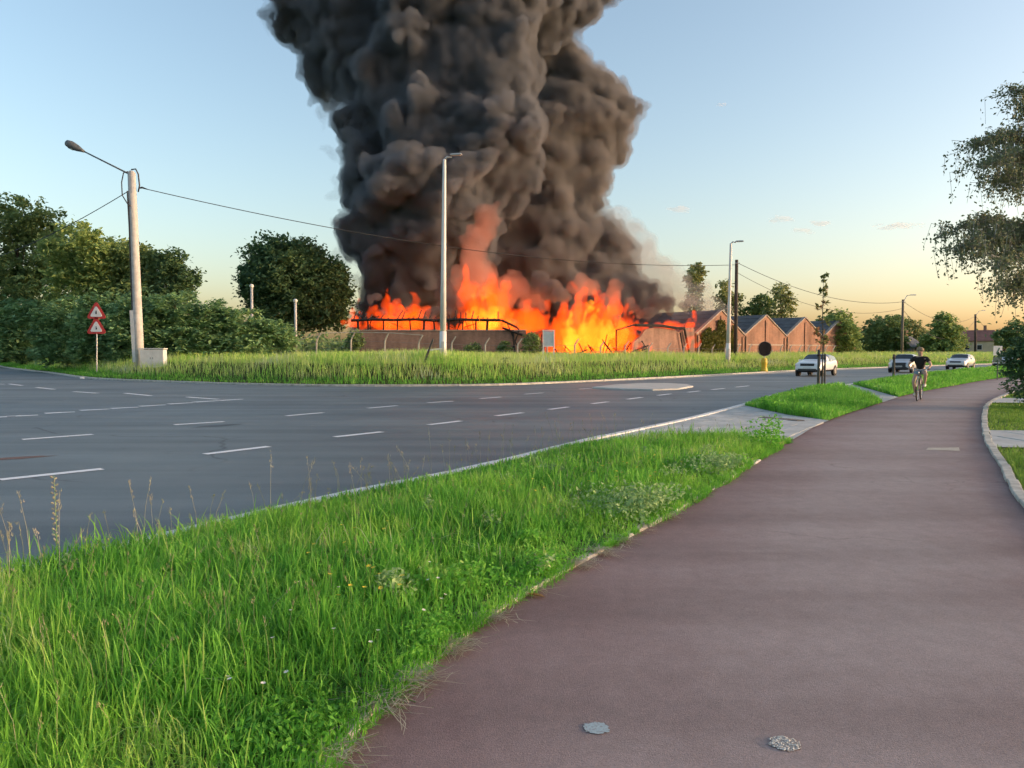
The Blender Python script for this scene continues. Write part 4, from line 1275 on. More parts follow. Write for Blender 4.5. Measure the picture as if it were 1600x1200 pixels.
# twiggy weed near the kerb
bq = G(790, 592, 0.1)
tree("weed_bush", "dark twiggy weed at the far kerb right of the white lamp post", (bq[0], bq[1] + 1.0, tz(bq[0], bq[1] + 1.0)), [((bq[0], bq[1] + 1.0, 0.75), (0.5, 0.4, 0.55))], LM_DARK, 0.07, 60, 12, 95, 0.16, 0.02, None, "weed", shell=0.2, cname="foliage", tname="stem")

# birch on the right: trunk just outside the frame, hanging twigs reach in
R = np.random.default_rng(97)
bb = np.array([15.3, 21.5, 0.02])
bt = empty("birch_tree", bb)
tag(bt, "birch with drooping leafy branches overhanging the cycle path", "tree")
mb = MB()
mb.tube([(0, 0, -0.1), (0.05, 0, 2.0), (-0.05, 0.1, 5.0), (0.1, 0, 8.5), (0.2, 0.1, 12.0)], [0.21, 0.18, 0.14, 0.09, 0.02], 9)
strands = []
def branch(p0, p1, sag=0.3, r=0.05, dens=1.0, seed=0):
    p0, p1 = Vector(p0), Vector(p1)
    m_ = p0.lerp(p1, 0.55) + Vector((0, 0, sag))
    pts = []
    for t in np.linspace(0, 1, 9):
        pts.append((1 - t) ** 2 * p0 + 2 * t * (1 - t) * m_ + t * t * p1)
    mb.tube(pts, list(np.linspace(r, 0.006, 9)), 5)
    L_ = (p1 - p0).length
    for k in range(int(L_ * 24 * dens)):
        t = R.uniform(0.25, 1.0)
        q = (1 - t) ** 2 * p0 + 2 * t * (1 - t) * m_ + t * t * p1
        side = Vector((R.normal(0, 0.35), R.normal(0, 0.35), R.uniform(-0.1, 0.25)))
        ln = R.uniform(0.2, 0.8)
        a = q + side
        e = a + Vector((R.normal(0, 0.10), R.normal(0, 0.10), -ln))
        strands.append((q, a, e))
def bp(u, v, Y=20.5):
    return Vector(D(u, v, Y)) - Vector(bb)
tr = lambda z: Vector((0.05, 0.05, z))
for (u, v, Y), z0, sg in [((1472, 372, 20.5), 4.6, 1.1), ((1500, 392, 19.5), 4.4, 0.9), ((1530, 400, 21.5), 4.2, 0.9), ((1562, 420, 19.0), 4.0, 0.7), ((1590, 440, 21.0), 3.6, 0.5), ((1578, 455, 20.0), 3.4, 0.6), ((1552, 372, 20.0), 4.4, 0.8), ((1598, 385, 20.5), 4.2, 0.4), ((1590, 250, 20.5), 6.6, 0.4), ((1555, 290, 20.0), 6.2, 0.7),
        ((1516, 232, 20.5), 6.9, 0.9), ((1540, 262, 19.5), 6.6, 0.7), ((1560, 215, 21.5), 7.0, 0.8), ((1588, 290, 20.0), 6.2, 0.5), ((1584, 140, 20.5), 7.6, 0.5), ((1605, 165, 20), 7.6, 0.4),
        ((1640, 230, 19), 7.0, 0.6), ((1660, 360, 19.5), 5.0, 0.6), ((1680, 130, 21), 8.2, 0.6), ((1720, 250, 20.5), 6.8, 0.5), ((1730, 380, 21), 5.0, 0.6), ((1740, 70, 20.5), 9, 0.5)]:
    branch(tr(z0), bp(u, v, Y), sg, 0.075, 1.0 if u < 1610 else 0.5)
Cs = []
for q, a, e in strands:
    mb.tube([q, a, e], [0.010, 0.007, 0.004], 3, caps=False)
    k = int(R.integers(18, 34))
    t = R.uniform(0, 1, k)
    for ti in t:
        pnt = q.lerp(a, ti * 2) if ti < 0.5 else a.lerp(e, ti * 2 - 1)
        Cs.append(np.array(pnt) + R.normal(0, 0.055, 3))
mb.build("trunk", m_bark_b, bt, smooth=True)
leaves("crown", np.array(Cs), 0.062, R, 0.0, 1.5, bt, LM_BIRCH, droop=0.9)
# dense dark bush at its foot
gb = G(1602, 640)
tree("evergreen_bush", "dark leafy bush at the right picture edge below the birch", (gb[0], gb[1], 0.02), [((gb[0] + 0.1, gb[1], 1.0), (0.62, 0.6, 1.0)), ((gb[0] + 0.35, gb[1], 1.9), (0.65, 0.6, 0.8)), ((gb[0] - 0.15, gb[1] - 0.1, 1.35), (0.42, 0.5, 0.5)), ((gb[0] + 0.9, gb[1], 1.2), (0.8, 0.7, 1.1))], LM_DEEP, 0.075, 420, 26, 98, 0.17, 0.05, None, "shrub", shell=0.6, cname="foliage", tname="stem")

# staked sapling on the verge
sp = G(1284, 612)
sg = empty("sapling", (sp[0], sp[1], 0.05))
tag(sg, "thin staked sapling on the grass island before the white car", "tree")
m_stake = mat("stake_wood", (0.085, 0.08, 0.07), 0.9, 0.3, 6)
mb = MB(); mb.tube([(0, 0, 0), (0.02, 0, 1.6), (-0.02, 0, 3.2), (0.0, 0, 4.75)], [0.035, 0.028, 0.018, 0.005], 6)
Cs = []
for k in range(26):
    z = R.uniform(1.9, 4.75) if k > 6 else R.uniform(1.75, 2.5)
    ln = 0.48 * (1 - (z - 1.8) / 4.2) * R.uniform(0.5, 1.1)
    an = R.uniform(0, 6.28)
    e = Vector((math.cos(an) * ln, math.sin(an) * ln, z + 0.12))
    mb.tube([(0, 0, z), e], [0.008, 0.003], 4)
    for j in range(int(R.integers(4, 10))):
        Cs.append(np.array(Vector((0, 0, z)).lerp(e, R.uniform(0.3, 1.1))) + R.normal(0, 0.05, 3))
mb.build("trunk", m_bark, sg, smooth=True)
leaves("crown", np.array(Cs), 0.13, R, 0.0, 1.8, sg, LM_YOUNG)
def stake(u, v, hgt, rad, label):
    q = G(u, v)
    o = empty("tree_stake", (q[0], q[1], 0.0)); tag(o, label, "stake", "wooden tree stakes on the verge")
    MB().tube([(0, 0, 0), (0.01, 0, hgt)], [rad, rad * 0.95], 8).build("post", m_stake, o)
    MB().tube([(0.0, 0, hgt - 0.02), (0.01, 0, hgt + 0.03)], [rad * 0.96, rad * 0.5], 8).build("cap", m_stake, o)
    MB().tube([(0, 0, hgt * 0.86), (0, 0, hgt * 0.9)], rad * 1.15, 8).build("tie", m_char, o)
stake(1278.5, 612.5, 1.72, 0.065, "thick wooden stake left of the sapling trunk")
stake(1288, 611, 1.55, 0.045, "thinner wooden stake right of the sapling trunk")
stake(1396, 596, 1.5, 0.075, "lone dark wooden stake in front of the second car")
# ------------------------------------------------------------------ poles, wires, signs
m_polec = mat("pole_concrete", (0.47, 0.46, 0.43), 0.85, 0.2, 3, bstr=0.2, bscale=20)
m_guard = mat("cable_guard", (0.60, 0.60, 0.57), 0.6, 0.12, 2)
m_galv = mat("galvanised_steel", (0.50, 0.50, 0.48), 0.45, 0.12, 2, metal=0.25)
m_white = mat("white_paint", (0.68, 0.67, 0.64), 0.5, 0.08, 2)
m_dark = mat("dark_lamp_housing", (0.10, 0.11, 0.115), 0.5, 0.15, 3)
m_black = mat("black_rubber", (0.02, 0.02, 0.02), 0.6, 0.2, 5)
m_wood = mat("tarred_pole_wood", (0.060, 0.048, 0.038), 0.9, 0.35, 4, bstr=0.3, bscale=15)
m_cable = mat("cable", (0.035, 0.035, 0.037), 0.6, 0.1, 3)
m_glass = mat("lamp_glass", (0.62, 0.62, 0.58), 0.2, 0.05, 2)

# concrete lamp pole on the left bank
YP = 50.0
pb, ptp = Vector(D(218, 566, YP)), Vector(D(205.5, 270, YP))
lp = empty("concrete_lamp_pole", pb)
tag(lp, "tall concrete utility pole with a long slanting lamp arm", "lamp pole")
n8 = [pb.lerp(ptp, t) - pb for t in np.linspace(0, 1, 6)]
n8[0].z = tz(pb.x, pb.y) - 0.2 - pb.z
MB().tube(n8, list(np.linspace(0.31, 0.24, 6)), 10).build("pole", m_polec, lp, smooth=True)
top = ptp - pb
MB().tube([top, top + Vector((0, 0, 0.12))], [0.24, 0.12], 10).build("pole_cap", m_polec, lp)
g0, g1 = pb.lerp(ptp, 0.0) - pb, pb.lerp(ptp, 0.275) - pb
MB().box((g0 + g1) / 2 + Vector((-0.22, -0.17, 0)), (0.24, 0.22, (g1 - g0).length), R=Matrix.Rotation(-0.04, 3, 'Y')).build("cable_guard", m_guard, lp)
g2 = pb.lerp(ptp, 0.72) - pb
MB().tube([g1 + Vector((-0.24, -0.2, 0)), g2 + Vector((-0.2, -0.2, 0)), top + Vector((-0.2, -0.2, -1.2))], 0.045, 6).build("riser_cable", m_cable, lp)
a0, a1 = Vector(D(206, 274, YP)) - pb, Vector(D(132, 237, YP)) - pb
MB().tube([a0 + Vector((0.05, 0, -0.6)), a0, a1], [0.06, 0.055, 0.045], 8).build("lamp_arm", m_dark, lp, smooth=True)
h1, h2 = a1, Vector(D(102, 222, YP)) - pb
dv = (h2 - h1)
hp = [h1 + dv * t for t in (0, 0.15, 0.4, 0.7, 0.92, 1.0)]
hd = MB().tube(hp, [0.07, 0.12, 0.22, 0.27, 0.2, 0.05], 10).build("lamp_head", m_dark, lp, smooth=True)
MB().tube([h1 + dv * t + Vector((0, 0, -0.11)) for t in (0.45, 0.55, 0.8, 0.88)], [0.04, 0.17, 0.17, 0.04], 8).build("lamp_lens", m_glass, hd, smooth=True)
def px(u, v, Y=YP - 0.3):
    return Vector(D(u, v, Y)) - pb
MB().tube([px(200, 268), px(193, 270), px(190, 285), px(191, 305), px(199, 318), px(204, 322)], 0.035, 6).build("cable_loop", m_cable, lp, smooth=True)
MB().tube([px(205, 265), px(212, 264), px(216, 272), px(218, 290), px(216, 300)], 0.045, 6).build("cable_loop", m_cable, lp, smooth=True)
MB().tube([px(218, 294, YP), px(222, 293, YP), px(231, 296, YP)], [0.04, 0.07, 0.03], 6).build("insulator", m_cable, lp)

# white street lamps
def lamp_post(name, label, ub, vb, ut, vt, Y, r0, r1, arm, group):
    b_, t_ = Vector(D(ub, vb, Y)), Vector(D(ut, vt, Y))
    b_.z = tz(b_.x, b_.y) - 0.05
    o = empty(name, b_)
    tag(o, label, "street lamp", group)
    t_ = t_ - b_
    MB().tube([(0, 0, 0), Vector((0, 0, 0)).lerp(t_, 0.16)], [r0 * 1.12, r0 * 1.08], 10).build("pole_base", m_white, o, smooth=True)
    MB().tube([Vector((0, 0, 0)).lerp(t_, 0.155), Vector((0, 0, 0)).lerp(t_, 0.5), t_ * 0.985, t_], [r0, (r0 + r1) / 2, r1, r1 * 0.9], 10).build("pole", m_white, o, smooth=True)
    MB().box(Vector((0, 0, 0)).lerp(t_, 0.08) + Vector((0.0, -r0 * 1.1, 0)), (r0 * 0.9, 0.03, 0.7)).build("service_door", m_galv, o)
    a = t_ + Vector((0.0, 0, -0.05))
    d = Vector(arm)
    MB().tube([a, a + d * 0.35 + Vector((0, 0, 0.12)), a + d], [0.06, 0.055, 0.045], 7).build("lamp_arm", m_galv, o, smooth=True)
    e = a + d
    rot = Matrix.Rotation(math.atan2(d.y, d.x), 3, 'Z')
    hd = MB().box(e + d.normalized() * 0.3 + Vector((0, 0, 0.03)), (0.72, 0.3, 0.10), R=rot, taper=0.8).build("lamp_head", m_galv, o, bevel=0.02)
    MB().box(e + d.normalized() * 0.3 + Vector((0, 0, -0.03)), (0.5, 0.2, 0.025), R=rot).build("lamp_lens", m_glass, hd)
    return o
lamp_post("street_lamp", "tall white street lamp standing before the smoke column", 692, 590, 694.5, 249, 45, 0.185, 0.10, (0.42, -0.1, 0.16), "white street lamps on the far kerb")
lamp_post("street_lamp", "white street lamp beside the dark wooden pole", 1137, 575, 1142, 380, 66, 0.19, 0.10, (0.4, -0.12, 0.1), "white street lamps on the far kerb")
q = Vector(D(680, 546, 45)); q0 = Vector(D(691, 548, 45))
lb = empty("lamp_bracket_board", q); tag(lb, "small pale board fixed across the white lamp post", "board")
MB().box((0, -0.22, 0), (0.95, 0.03, 0.09), R=Matrix.Rotation(-0.12, 3, 'Y')).build("board", m_guard, lb)
MB().tube([(0.3, -0.2, -0.03), (0.42, 0.0, -0.05)], 0.02, 5).build("clip", m_galv, lb)
# wooden utility poles
def wood_pole(label, ub, ut, vt, Y, r0, r1, lamp=None, m=None, lamp_u=None):
    t_ = Vector(D(ut, vt, Y)); b_ = Vector(D(ub, 555, Y)); b_.z = tz(b_.x, b_.y) - 0.1
    o = empty("utility_pole", b_)
    tag(o, label, "utility pole", "wooden utility poles along the road")
    MB().tube([(0, 0, 0), (t_ - b_) * 0.5, t_ - b_], [r0, (r0 + r1) / 2, r1], 9).build("pole", m or m_wood, o, smooth=True)
    MB().tube([t_ - b_ + Vector((-0.25, -0.2, -0.35)), t_ - b_ + Vector((0.25, -0.2, -0.35))], 0.04, 5).build("cross_bracket", m_galv, o)
    if lamp:
        e = Vector(D(lamp[0], lamp[1], Y)) - b_
        MB().tube([t_ - b_ + Vector((0, 0, -0.4)), (t_ - b_) * 0.5 + e * 0.5 + Vector((0, 0, 0.25)), e], 0.05, 6).build("lamp_arm", m_galv, o)
        MB().box(e + Vector((0.25, 0, 0.02)), (0.8, 0.28, 0.13), taper=0.7).build("lamp_head", m_galv, o)
    return t_
w2 = wood_pole("dark wooden utility pole next to a white street lamp", 1149, 1151, 406, 78, 0.20, 0.16)
w3 = wood_pole("distant utility pole with lamp arm above the far dark tree", 1409, 1411, 468, 105, 0.2, 0.15, (1424, 461), mat("grey_pole", (0.16, 0.14, 0.11), 0.9, 0.2, 3))
w4 = wood_pole("farther utility pole before the cream house", 1524, 1524, 491, 165, 0.26, 0.2, (1535, 485))
w5 = wood_pole("farthest utility pole near the picture's right edge", 1567, 1567, 512, 230, 0.28, 0.2)

def wire(label, a, b_, sag, r=0.022, n=40):
    a, b_ = Vector(a), Vector(b_)
    pts = []
    for t in np.linspace(0, 1, n):
        q = a.lerp(b_, t); q.z -= sag * 4 * t * (1 - t)
        pts.append(q - a)
    o = MB().tube(pts, r, 4, caps=False).build("overhead_wire", m_cable, None)
    o.location = a
    tag(o, label, "wire", "overhead wires")
wire("long overhead wire sagging from concrete pole to dark wooden pole", D(231, 296, YP), w2 + Vector((-0.05, 0, -0.5)), 1.55, 0.026, 60)
wire("overhead wire dropping to the left from the concrete pole", D(200, 299, YP), (-86, 108, 14.0), 2.4, 0.032, 60)
wire("upper overhead wire from dark wooden pole to far lamp pole", w2 + Vector((0.1, 0, -0.3)), w3 + Vector((0, 0, -0.3)), 1.5, 0.028)
wire("lower overhead wire from dark wooden pole to far lamp pole", w2 + Vector((0.1, 0, -1.3)), w3 + Vector((0, 0, -1.2)), 2.0, 0.022)
wire("overhead wire from far lamp pole onward", w3 + Vector((0.1, 0, -0.3)), w4 + Vector((0, 0, -0.4)), 2.0, 0.03)
wire("slack overhead wire hanging low past the peaked tree", w3 + Vector((0.1, 0, -1.5)), w4 + Vector((0, 0, -1.2)), 4.0, 0.035)
wire("farthest overhead wire beyond the cream house", w4 + Vector((0.1, 0, -0.4)), w5 + Vector((0, 0, -0.4)), 2.0, 0.035)

# globe garden lamps
def globe_lamp(u, v, vb, Y, label):
    t_ = Vector(D(u, v, Y)); b_ = Vector(D(u, vb, Y)); b_.z = tz(b_.x, b_.y)
    o = empty("globe_lamp", b_); tag(o, label, "lamp", "globe lamp posts by the shrub bank")
    hz = t_.z - b_.z
    MB().tube([(0, 0, 0), (0, 0, hz - 0.15)], 0.11, 8).build("post", m_polec, o, smooth=True)
    MB().tube([(0, 0, hz + q) for q in (-0.2, -0.17, -0.08, 0, 0.08, 0.15, 0.18)], [0.06, 0.10, 0.17, 0.19, 0.17, 0.10, 0.01], 10).build("globe", m_glass, o, smooth=True)
    MB().tube([(0, 0, hz - 0.24), (0, 0, hz - 0.18)], [0.12, 0.09], 8).build("collar", m_galv, o)
globe_lamp(394, 447, 510, 64, "taller globe lamp post left of the big round tree")
globe_lamp(462, 470, 515, 64, "shorter globe lamp post in front of the big round tree")

# warning signs
YW = 52.0
sb = Vector(D(150, 560, YW)); sb.z = tz(sb.x, sb.y)
ws = empty("warning_sign", sb)
tag(ws, "two red bordered warning triangles, one above the other, on a grey post", "sign")
m_red = mat("sign_red", (0.50, 0.035, 0.03), 0.4, 0.1, 2)
m_sw = mat("sign_white", (0.74, 0.72, 0.70), 0.4, 0.05, 2)
tp = Vector(D(150.5, 480, YW)) - sb
MB().tube([(0, 0.06, -0.1), (tp.x, 0.06, tp.z)], 0.04, 8).build("post", m_galv, ws)
def tri(c, s, y, m, nm, par):
    h = s * 0.866
    r = s * 0.12
    P_ = []
    for k, (x, z) in enumerate([(-s / 2, -h / 3), (s / 2, -h / 3), (0, 2 * h / 3)]):
        ca = math.radians([210, 330, 90][k])
        cx, cz = x - math.cos(ca) * r * 1.0, z - math.sin(ca) * r * 1.0
        for d in (-45, -15, 15, 45):
            an = ca + math.radians(d)
            P_.append((cx + math.cos(an) * r, cz + math.sin(an) * r))
    V = [(c.x + x, y, c.z + z) for x, z in P_] + [(c.x + x, y + 0.02, c.z + z) for x, z in P_]
    n = len(P_)
    F = [tuple(range(n)), tuple(reversed(range(n, 2 * n)))] + [(i, i + n, (i + 1) % n + n, (i + 1) % n) for i in range(n)]
    return MB().add(V, F).build(nm, m, par)
for v in (488.5, 512):
    c = Vector(D(150.5, v, YW)) - sb
    p1 = tri(c, 1.2, 0.0, m_red, "sign_panel", ws)
    tri(c + Vector((0, 0, -0.02)), 0.75, -0.024, m_sw, "white_field", p1)
    mb = MB()
    if v < 500:
        mb.box(c + Vector((0, -0.034, -0.02)), (0.09, 0.008, 0.15)); mb.box(c + Vector((0.0, -0.034, 0.10)), (0.07, 0.008, 0.07))
    else:
        mb.box(c + Vector((0.0, -0.034, -0.02)), (0.05, 0.008, 0.22)); mb.box(c + Vector((0.035, -0.034, -0.06)), (0.05, 0.008, 0.10))
    mb.build("symbol", m_black, p1)
# round sign seen from the back on a yellow foot
YR = 62.0
rb = Vector(G(1194, 582)); YR = rb.y
rs = empty("round_sign", (rb.x, rb.y, 0.07)); tag(rs, "round traffic sign seen dark against brick on a yellow foot", "sign")
rc = Vector(D(1195, 545, YR)) - Vector((rb.x, rb.y, 0.07))
mb = MB(); mb.tube([rc + Vector((0, 0, 0)), rc + Vector((0.01, -0.04, 0))], 0.57, 28); mb.build("sign_disc", mat("sign_back_shaded", (0.015, 0.015, 0.017), 0.95, 0.15, 3, spec=0.1), rs)  # backlit shade is put into the disc's near-black colour
mb = MB()
for k in range(28):
    pass
mb.tube([rc + Vector((0.57 * math.cos(t), -0.03, 0.57 * math.sin(t))) for t in np.linspace(0, 2 * math.pi, 29)], 0.025, 6, caps=False); mb.build("sign_rim", m_dark, rs)
MB().tube([(0, 0.03, 0.5), (rc.x, 0.03, rc.z + 0.3)], 0.04, 8).build("post", m_galv, rs)
m_yel = mat("yellow_plastic", (0.62, 0.42, 0.03), 0.5, 0.12, 3)
MB().tube([(0, 0, 0), (0, 0, 0.12), (0, 0, 0.55), (0, 0, 0.6), (0, 0, 1.05), (0, 0, 1.1)], [0.30, 0.26, 0.20, 0.24, 0.22, 0.1], 12).build("yellow_foot", m_yel, rs, smooth=True)
# notice board
YN = 58.0
nb = Vector(D(857, 553, YN)); nb.z = tz(nb.x, nb.y)
no = empty("notice_board", nb); tag(no, "white framed pale blue notice board standing in the field grass", "board")
c0, c1 = Vector(D(849, 517, YN)) - nb, Vector(D(865.5, 541, YN)) - nb
for x in (c0.x, c1.x):
    MB().box((x, 0, c0.z / 2), (0.11, 0.09, c0.z)).build("leg", m_white, no)
cm = (c0 + c1) / 2
MB().box((cm.x, -0.01, cm.z), (c1.x - c0.x - 0.112, 0.05, c0.z - c1.z - 0.06)).build("panel", mat("pale_blue_panel", (0.42, 0.50, 0.54), 0.5, 0.15, 3), no)
MB().box((cm.x, 0, c0.z + 0.035), (c1.x - c0.x + 0.14, 0.12, 0.07)).build("top_rail", m_white, no)
MB().box((cm.x, 0, c1.z), (c1.x - c0.x - 0.112, 0.08, 0.08)).build("bottom_rail", m_white, no)
# cabinet beside the concrete pole
cb = Vector(D(240, 562, 49.3)); cb.z = tz(cb.x, cb.y)
co = empty("utility_cabinet", cb); tag(co, "low white utility cabinet at the foot of the concrete pole", "cabinet")
ch = Vector(D(240, 545, 49.3)).z - cb.z
MB().box((0, 0, ch / 2 - 0.03), (1.5, 0.5, ch - 0.06)).build("body", m_white, co, bevel=0.015)
MB().box((0, 0, ch), (1.6, 0.6, 0.07)).build("lid", m_guard, co, bevel=0.015)
for s in (-1, 1):
    d_ = MB().box((s * 0.37, -0.258, ch / 2 - 0.02), (0.70, 0.02, ch - 0.2)).build("door", m_guard, co)
    MB().box((s * 0.08, -0.275, ch / 2), (0.03, 0.015, 0.12)).build("handle", m_dark, d_)
# leaning dark post and litter
q = Vector(G(663, 588, 0.3)); tq = Vector(D(676, 552, q.y)) - q
lo_ = empty("leaning_post", (q.x, q.y, tz(q.x, q.y))); tag(lo_, "black leaning post in the grass left of the white street lamp", "post")
MB().tube([(-0.1, 0, -0.2), (tq.x, 0.1, tq.z)], [0.07, 0.06], 7).build("post", m_black, lo_)
MB().tube([(tq.x, 0.1, tq.z), (tq.x + 0.03, 0.1, tq.z + 0.08)], [0.062, 0.03], 7).build("tip", m_black, lo_)
# square sign by the path
YQ = 45.0
qb = Vector(D(1559, 585, YQ)); qb.z = 0.0
qs = empty("square_sign", qb); tag(qs, "small square white sign with green mark beside the bush", "sign")
qc = Vector(D(1559, 548, YQ)) - qb
MB().tube([(0, 0.04, 0), (0, 0.04, qc.z + 0.25)], 0.035, 7).build("post", mat("green_post", (0.06, 0.09, 0.075), 0.6, 0.2, 3), qs)
sp_ = MB().box((qc.x, 0, qc.z), (0.52, 0.025, 0.56)).build("sign_panel", m_sw, qs, bevel=0.006)
MB().add([(qc.x - 0.12, -0.018, qc.z - 0.16), (qc.x - 0.02, -0.018, qc.z - 0.18), (qc.x + 0.13, -0.018, qc.z + 0.17), (qc.x + 0.04, -0.018, qc.z + 0.18)], [(0, 1, 2, 3)]).build("sign_mark", mat("sign_green", (0.10, 0.2, 0.15), 0.5), sp_)
MB().box((qc.x, 0.01, qc.z - 0.52), (0.5, 0.02, 0.3)).build("sub_panel", mat("sign_teal", (0.06, 0.12, 0.11), 0.5), qs)

for u, v, s, lb in [(128, 592, 0.16, "scrap of white litter at the far kerb below the warning signs"), (40, 577, 0.2, "scrap of white litter on the side road's edge")]:
    q = G(u, v)
    R = np.random.default_rng(int(u))
    V = [(math.cos(a) * s * R.uniform(.6, 1.2), math.sin(a) * s * .7, z * s) for z in (0.05, 0.5) for a in np.linspace(0, 6.28, 8)[:-1]] + [(0, 0, s * .8)]
    F = [(i, (i + 1) % 7, (i + 1) % 7 + 7, i + 7) for i in range(7)] + [(i + 7, (i + 1) % 7 + 7, 14) for i in range(7)] + [tuple(range(6, -1, -1))]
    o = MB().add(V, F).build("litter", m_sw, None); o.location = (q[0], q[1], 0.0); tag(o, lb, "litter", "white litter along the kerb")
q = G(838, 932, 0.035)
V = [(-0.07, 0, 0.004), (-0.03, 0.025, 0.02), (0.04, 0.028, 0.018), (0.08, 0.0, 0.006), (0.04, -0.025, 0.014), (-0.03, -0.022, 0.012), (0, 0, 0.004)]
o = MB().add(V, [(0, 6, 1), (1, 6, 2), (2, 6, 3), (3, 6, 4), (4, 6, 5), (5, 6, 0)]).build("fallen_leaf", mat("dead_leaf", (0.42, 0.20, 0.06), 0.7, 0.3, 30), None)
o.location = (q[0], q[1], 0.036); o.rotation_euler = (0, 0, 2.6); tag(o, "curled orange dead leaf at the path's grassy edge", "leaf")

# ------------------------------------------------------------------ cars
def paint(name, c, metal=0.0):
    m, nt, N, L, b = nodes(name)
    b.inputs["Base Color"].default_value = (*c, 1)
    b.inputs["Roughness"].default_value = 0.32
    b.inputs["Metallic"].default_value = metal
    b.inputs["Coat Weight"].default_value = 0.6
    b.inputs["Coat Roughness"].default_value = 0.08
    return m
m_cglass = paint("car_glass", (0.015, 0.018, 0.02)); m_cglass.node_tree.nodes["Principled BSDF"].inputs["Roughness"].default_value = 0.06
m_tyre = mat("tyre", (0.018, 0.018, 0.018), 0.85, 0.2, 5)
m_rim = mat("alloy", (0.35, 0.35, 0.36), 0.35, 0.1, 3, metal=0.8)
m_trim = mat("black_trim", (0.018, 0.018, 0.02), 0.55, 0.2, 5)
m_hl = paint("headlight_glass", (0.72, 0.74, 0.76))
m_tail = paint("tail_light", (0.35, 0.02, 0.02))
m_plate = mat("number_plate", (0.62, 0.60, 0.56), 0.5, 0.05)

def car(label, loc, head, body_m, Ln=4.3, Wd=1.8, Ht=1.5, hood=0.98, suv=False, roof_m=None, lower_m=None, dark_front=False):
    """x forward, origin under the front axle's middle of the car"""
    o = empty("car", loc, head)
    tag(o, label, "car", "cars driving towards the camera")
    w_ = Wd / 2
    zb, belt = (0.26, 0.98) if suv else (0.2, 0.92)
    # stations from front (x=+) to rear: x, top z, width scale, belt z, bottom z
    St = [(Ln * 0.50, 0.62, 0.80, 0.52, zb + 0.10), (Ln * 0.485, hood - 0.16, 0.90, 0.66, zb), (Ln * 0.44, hood - 0.06, 0.97, 0.74, zb), (Ln * 0.34, hood, 1.0, belt - 0.07, zb), (Ln * 0.20, hood + 0.06, 1.0, belt - 0.02, zb),
          (Ln * 0.155, hood + 0.10, 1.0, belt, zb), (Ln * 0.01, Ht - 0.03, 1.0, belt + 0.01, zb), (-Ln * 0.10, Ht, 1.0, belt + 0.02, zb), (-Ln * 0.28, Ht - 0.03, 1.0, belt + 0.04, zb), (-Ln * 0.40, Ht - 0.12, 0.98, belt + 0.06, zb),
          (-Ln * 0.475, belt + 0.10, 0.95, belt + 0.05, zb + 0.05), (-Ln * 0.50, belt - 0.10, 0.88, belt - 0.15, zb + 0.12)]
    rows = []
    for i, (x, zt_, ws_, be, bo) in enumerate(St):
        W = w_ * ws_
        cab = 6 <= i <= 9
        top = (W * 0.80, zt_ - 0.10) if cab else (W * 0.90, zt_ - 0.03)
        top2 = (W * 0.66, zt_ - 0.02) if cab else (W * 0.66, zt_ - 0.005)
        half = [(W * 0.80, bo), (W * 0.97, bo + 0.14), (W * 1.0, (bo + be) / 2 + 0.05), (W * 0.965, be), top, top2, (0, zt_)]
        rows.append([(x, -y, z) for y, z in half] + [(x, y, z) for y, z in reversed(half[:-1])])
    n = 13
    V = [q for r in rows for q in r]
    body, ws, sw, rw = MB(), MB(), MB(), MB()
    body.v = list(V)
    F, M_ = [], []
    glass_w, glass_s, glass_r = [], [], []
    for i in range(len(St) - 1):
        for k in range(n - 1):
            f = (i * n + k, i * n + k + 1, (i + 1) * n + k + 1, (i + 1) * n + k)
            if i == 5 and 4 <= k <= 7:
                glass_w.append(f)
            elif i in (6, 7, 8) and k in (3, 8):
                glass_s.append(f)
            elif i == 9 and 4 <= k <= 7:
                glass_r.append(f)
            mi_ = 1 if (k in (0, n - 2)) else (2 if (roof_m and i in (6, 7, 8) and 4 <= k <= 7) else 0)
            F.append(f); M_.append(mi_)
        F.append((i * n + n - 1, i * n, (i + 1) * n, (i + 1) * n + n - 1)); M_.append(1)
    F.append(tuple(range(n - 1, -1, -1))); M_.append(0)
    F.append(tuple(range((len(St) - 1) * n, len(St) * n))); M_.append(0)
    body.f, body.m = F, M_
    bo_ = body.build("body", [body_m, lower_m or m_trim, roof_m or body_m], o, smooth=True)
    bm = bmesh.new(); bm.from_mesh(bo_.data); bmesh.ops.recalc_face_normals(bm, faces=bm.faces); bm.to_mesh(bo_.data); bm.free()
    ss = bo_.modifiers.new("sub", 'SUBSURF'); ss.levels = 1; ss.render_levels = 1
    def pane(fs, nm, off=0.035):
        mb = MB(); ids = sorted({i for f in fs for i in f}); mp = {a: b for b, a in enumerate(ids)}
        cen = Vector((0, 0, belt))
        VV = [Vector(V[i]) for i in ids]
        c = sum(VV, Vector()) / len(VV)
        nn = Vector((0, 0, 0))
        for f in fs:
            a, b_, c_, d_ = [Vector(V[i]) for i in f]
            nn += (c_ - a).cross(d_ - b_)
        nn.normalize()
        if nn.dot(c - Vector((0, 0, 0.9))) < 0: nn = -nn
        VV = [c + (q - c) * 0.90 + nn * off * 0.6 for q in VV]
        mb.add(VV, [tuple(mp[i] for i in f) for f in fs]); mb.build(nm, m_cglass, o, smooth=True)
    pane(glass_w, "windscreen")
    pane([f for f in glass_s if V[f[0]][1] < 0], "side_window"); pane([f for f in glass_s if V[f[0]][1] > 0], "side_window")
    pane(glass_r, "rear_window")
    xf = Ln * 0.5
    zg = hood - 0.24
    MB().box((xf - 0.07, 0, zg - (0.1 if dark_front else 0)), (0.2 if dark_front else 0.14, Wd * (0.56 if dark_front else 0.50), 0.34 if dark_front else (0.17 if suv else 0.13)), R=Matrix.Rotation(-0.12, 3, 'Y')).build("grille", m_trim, o, bevel=0.01)
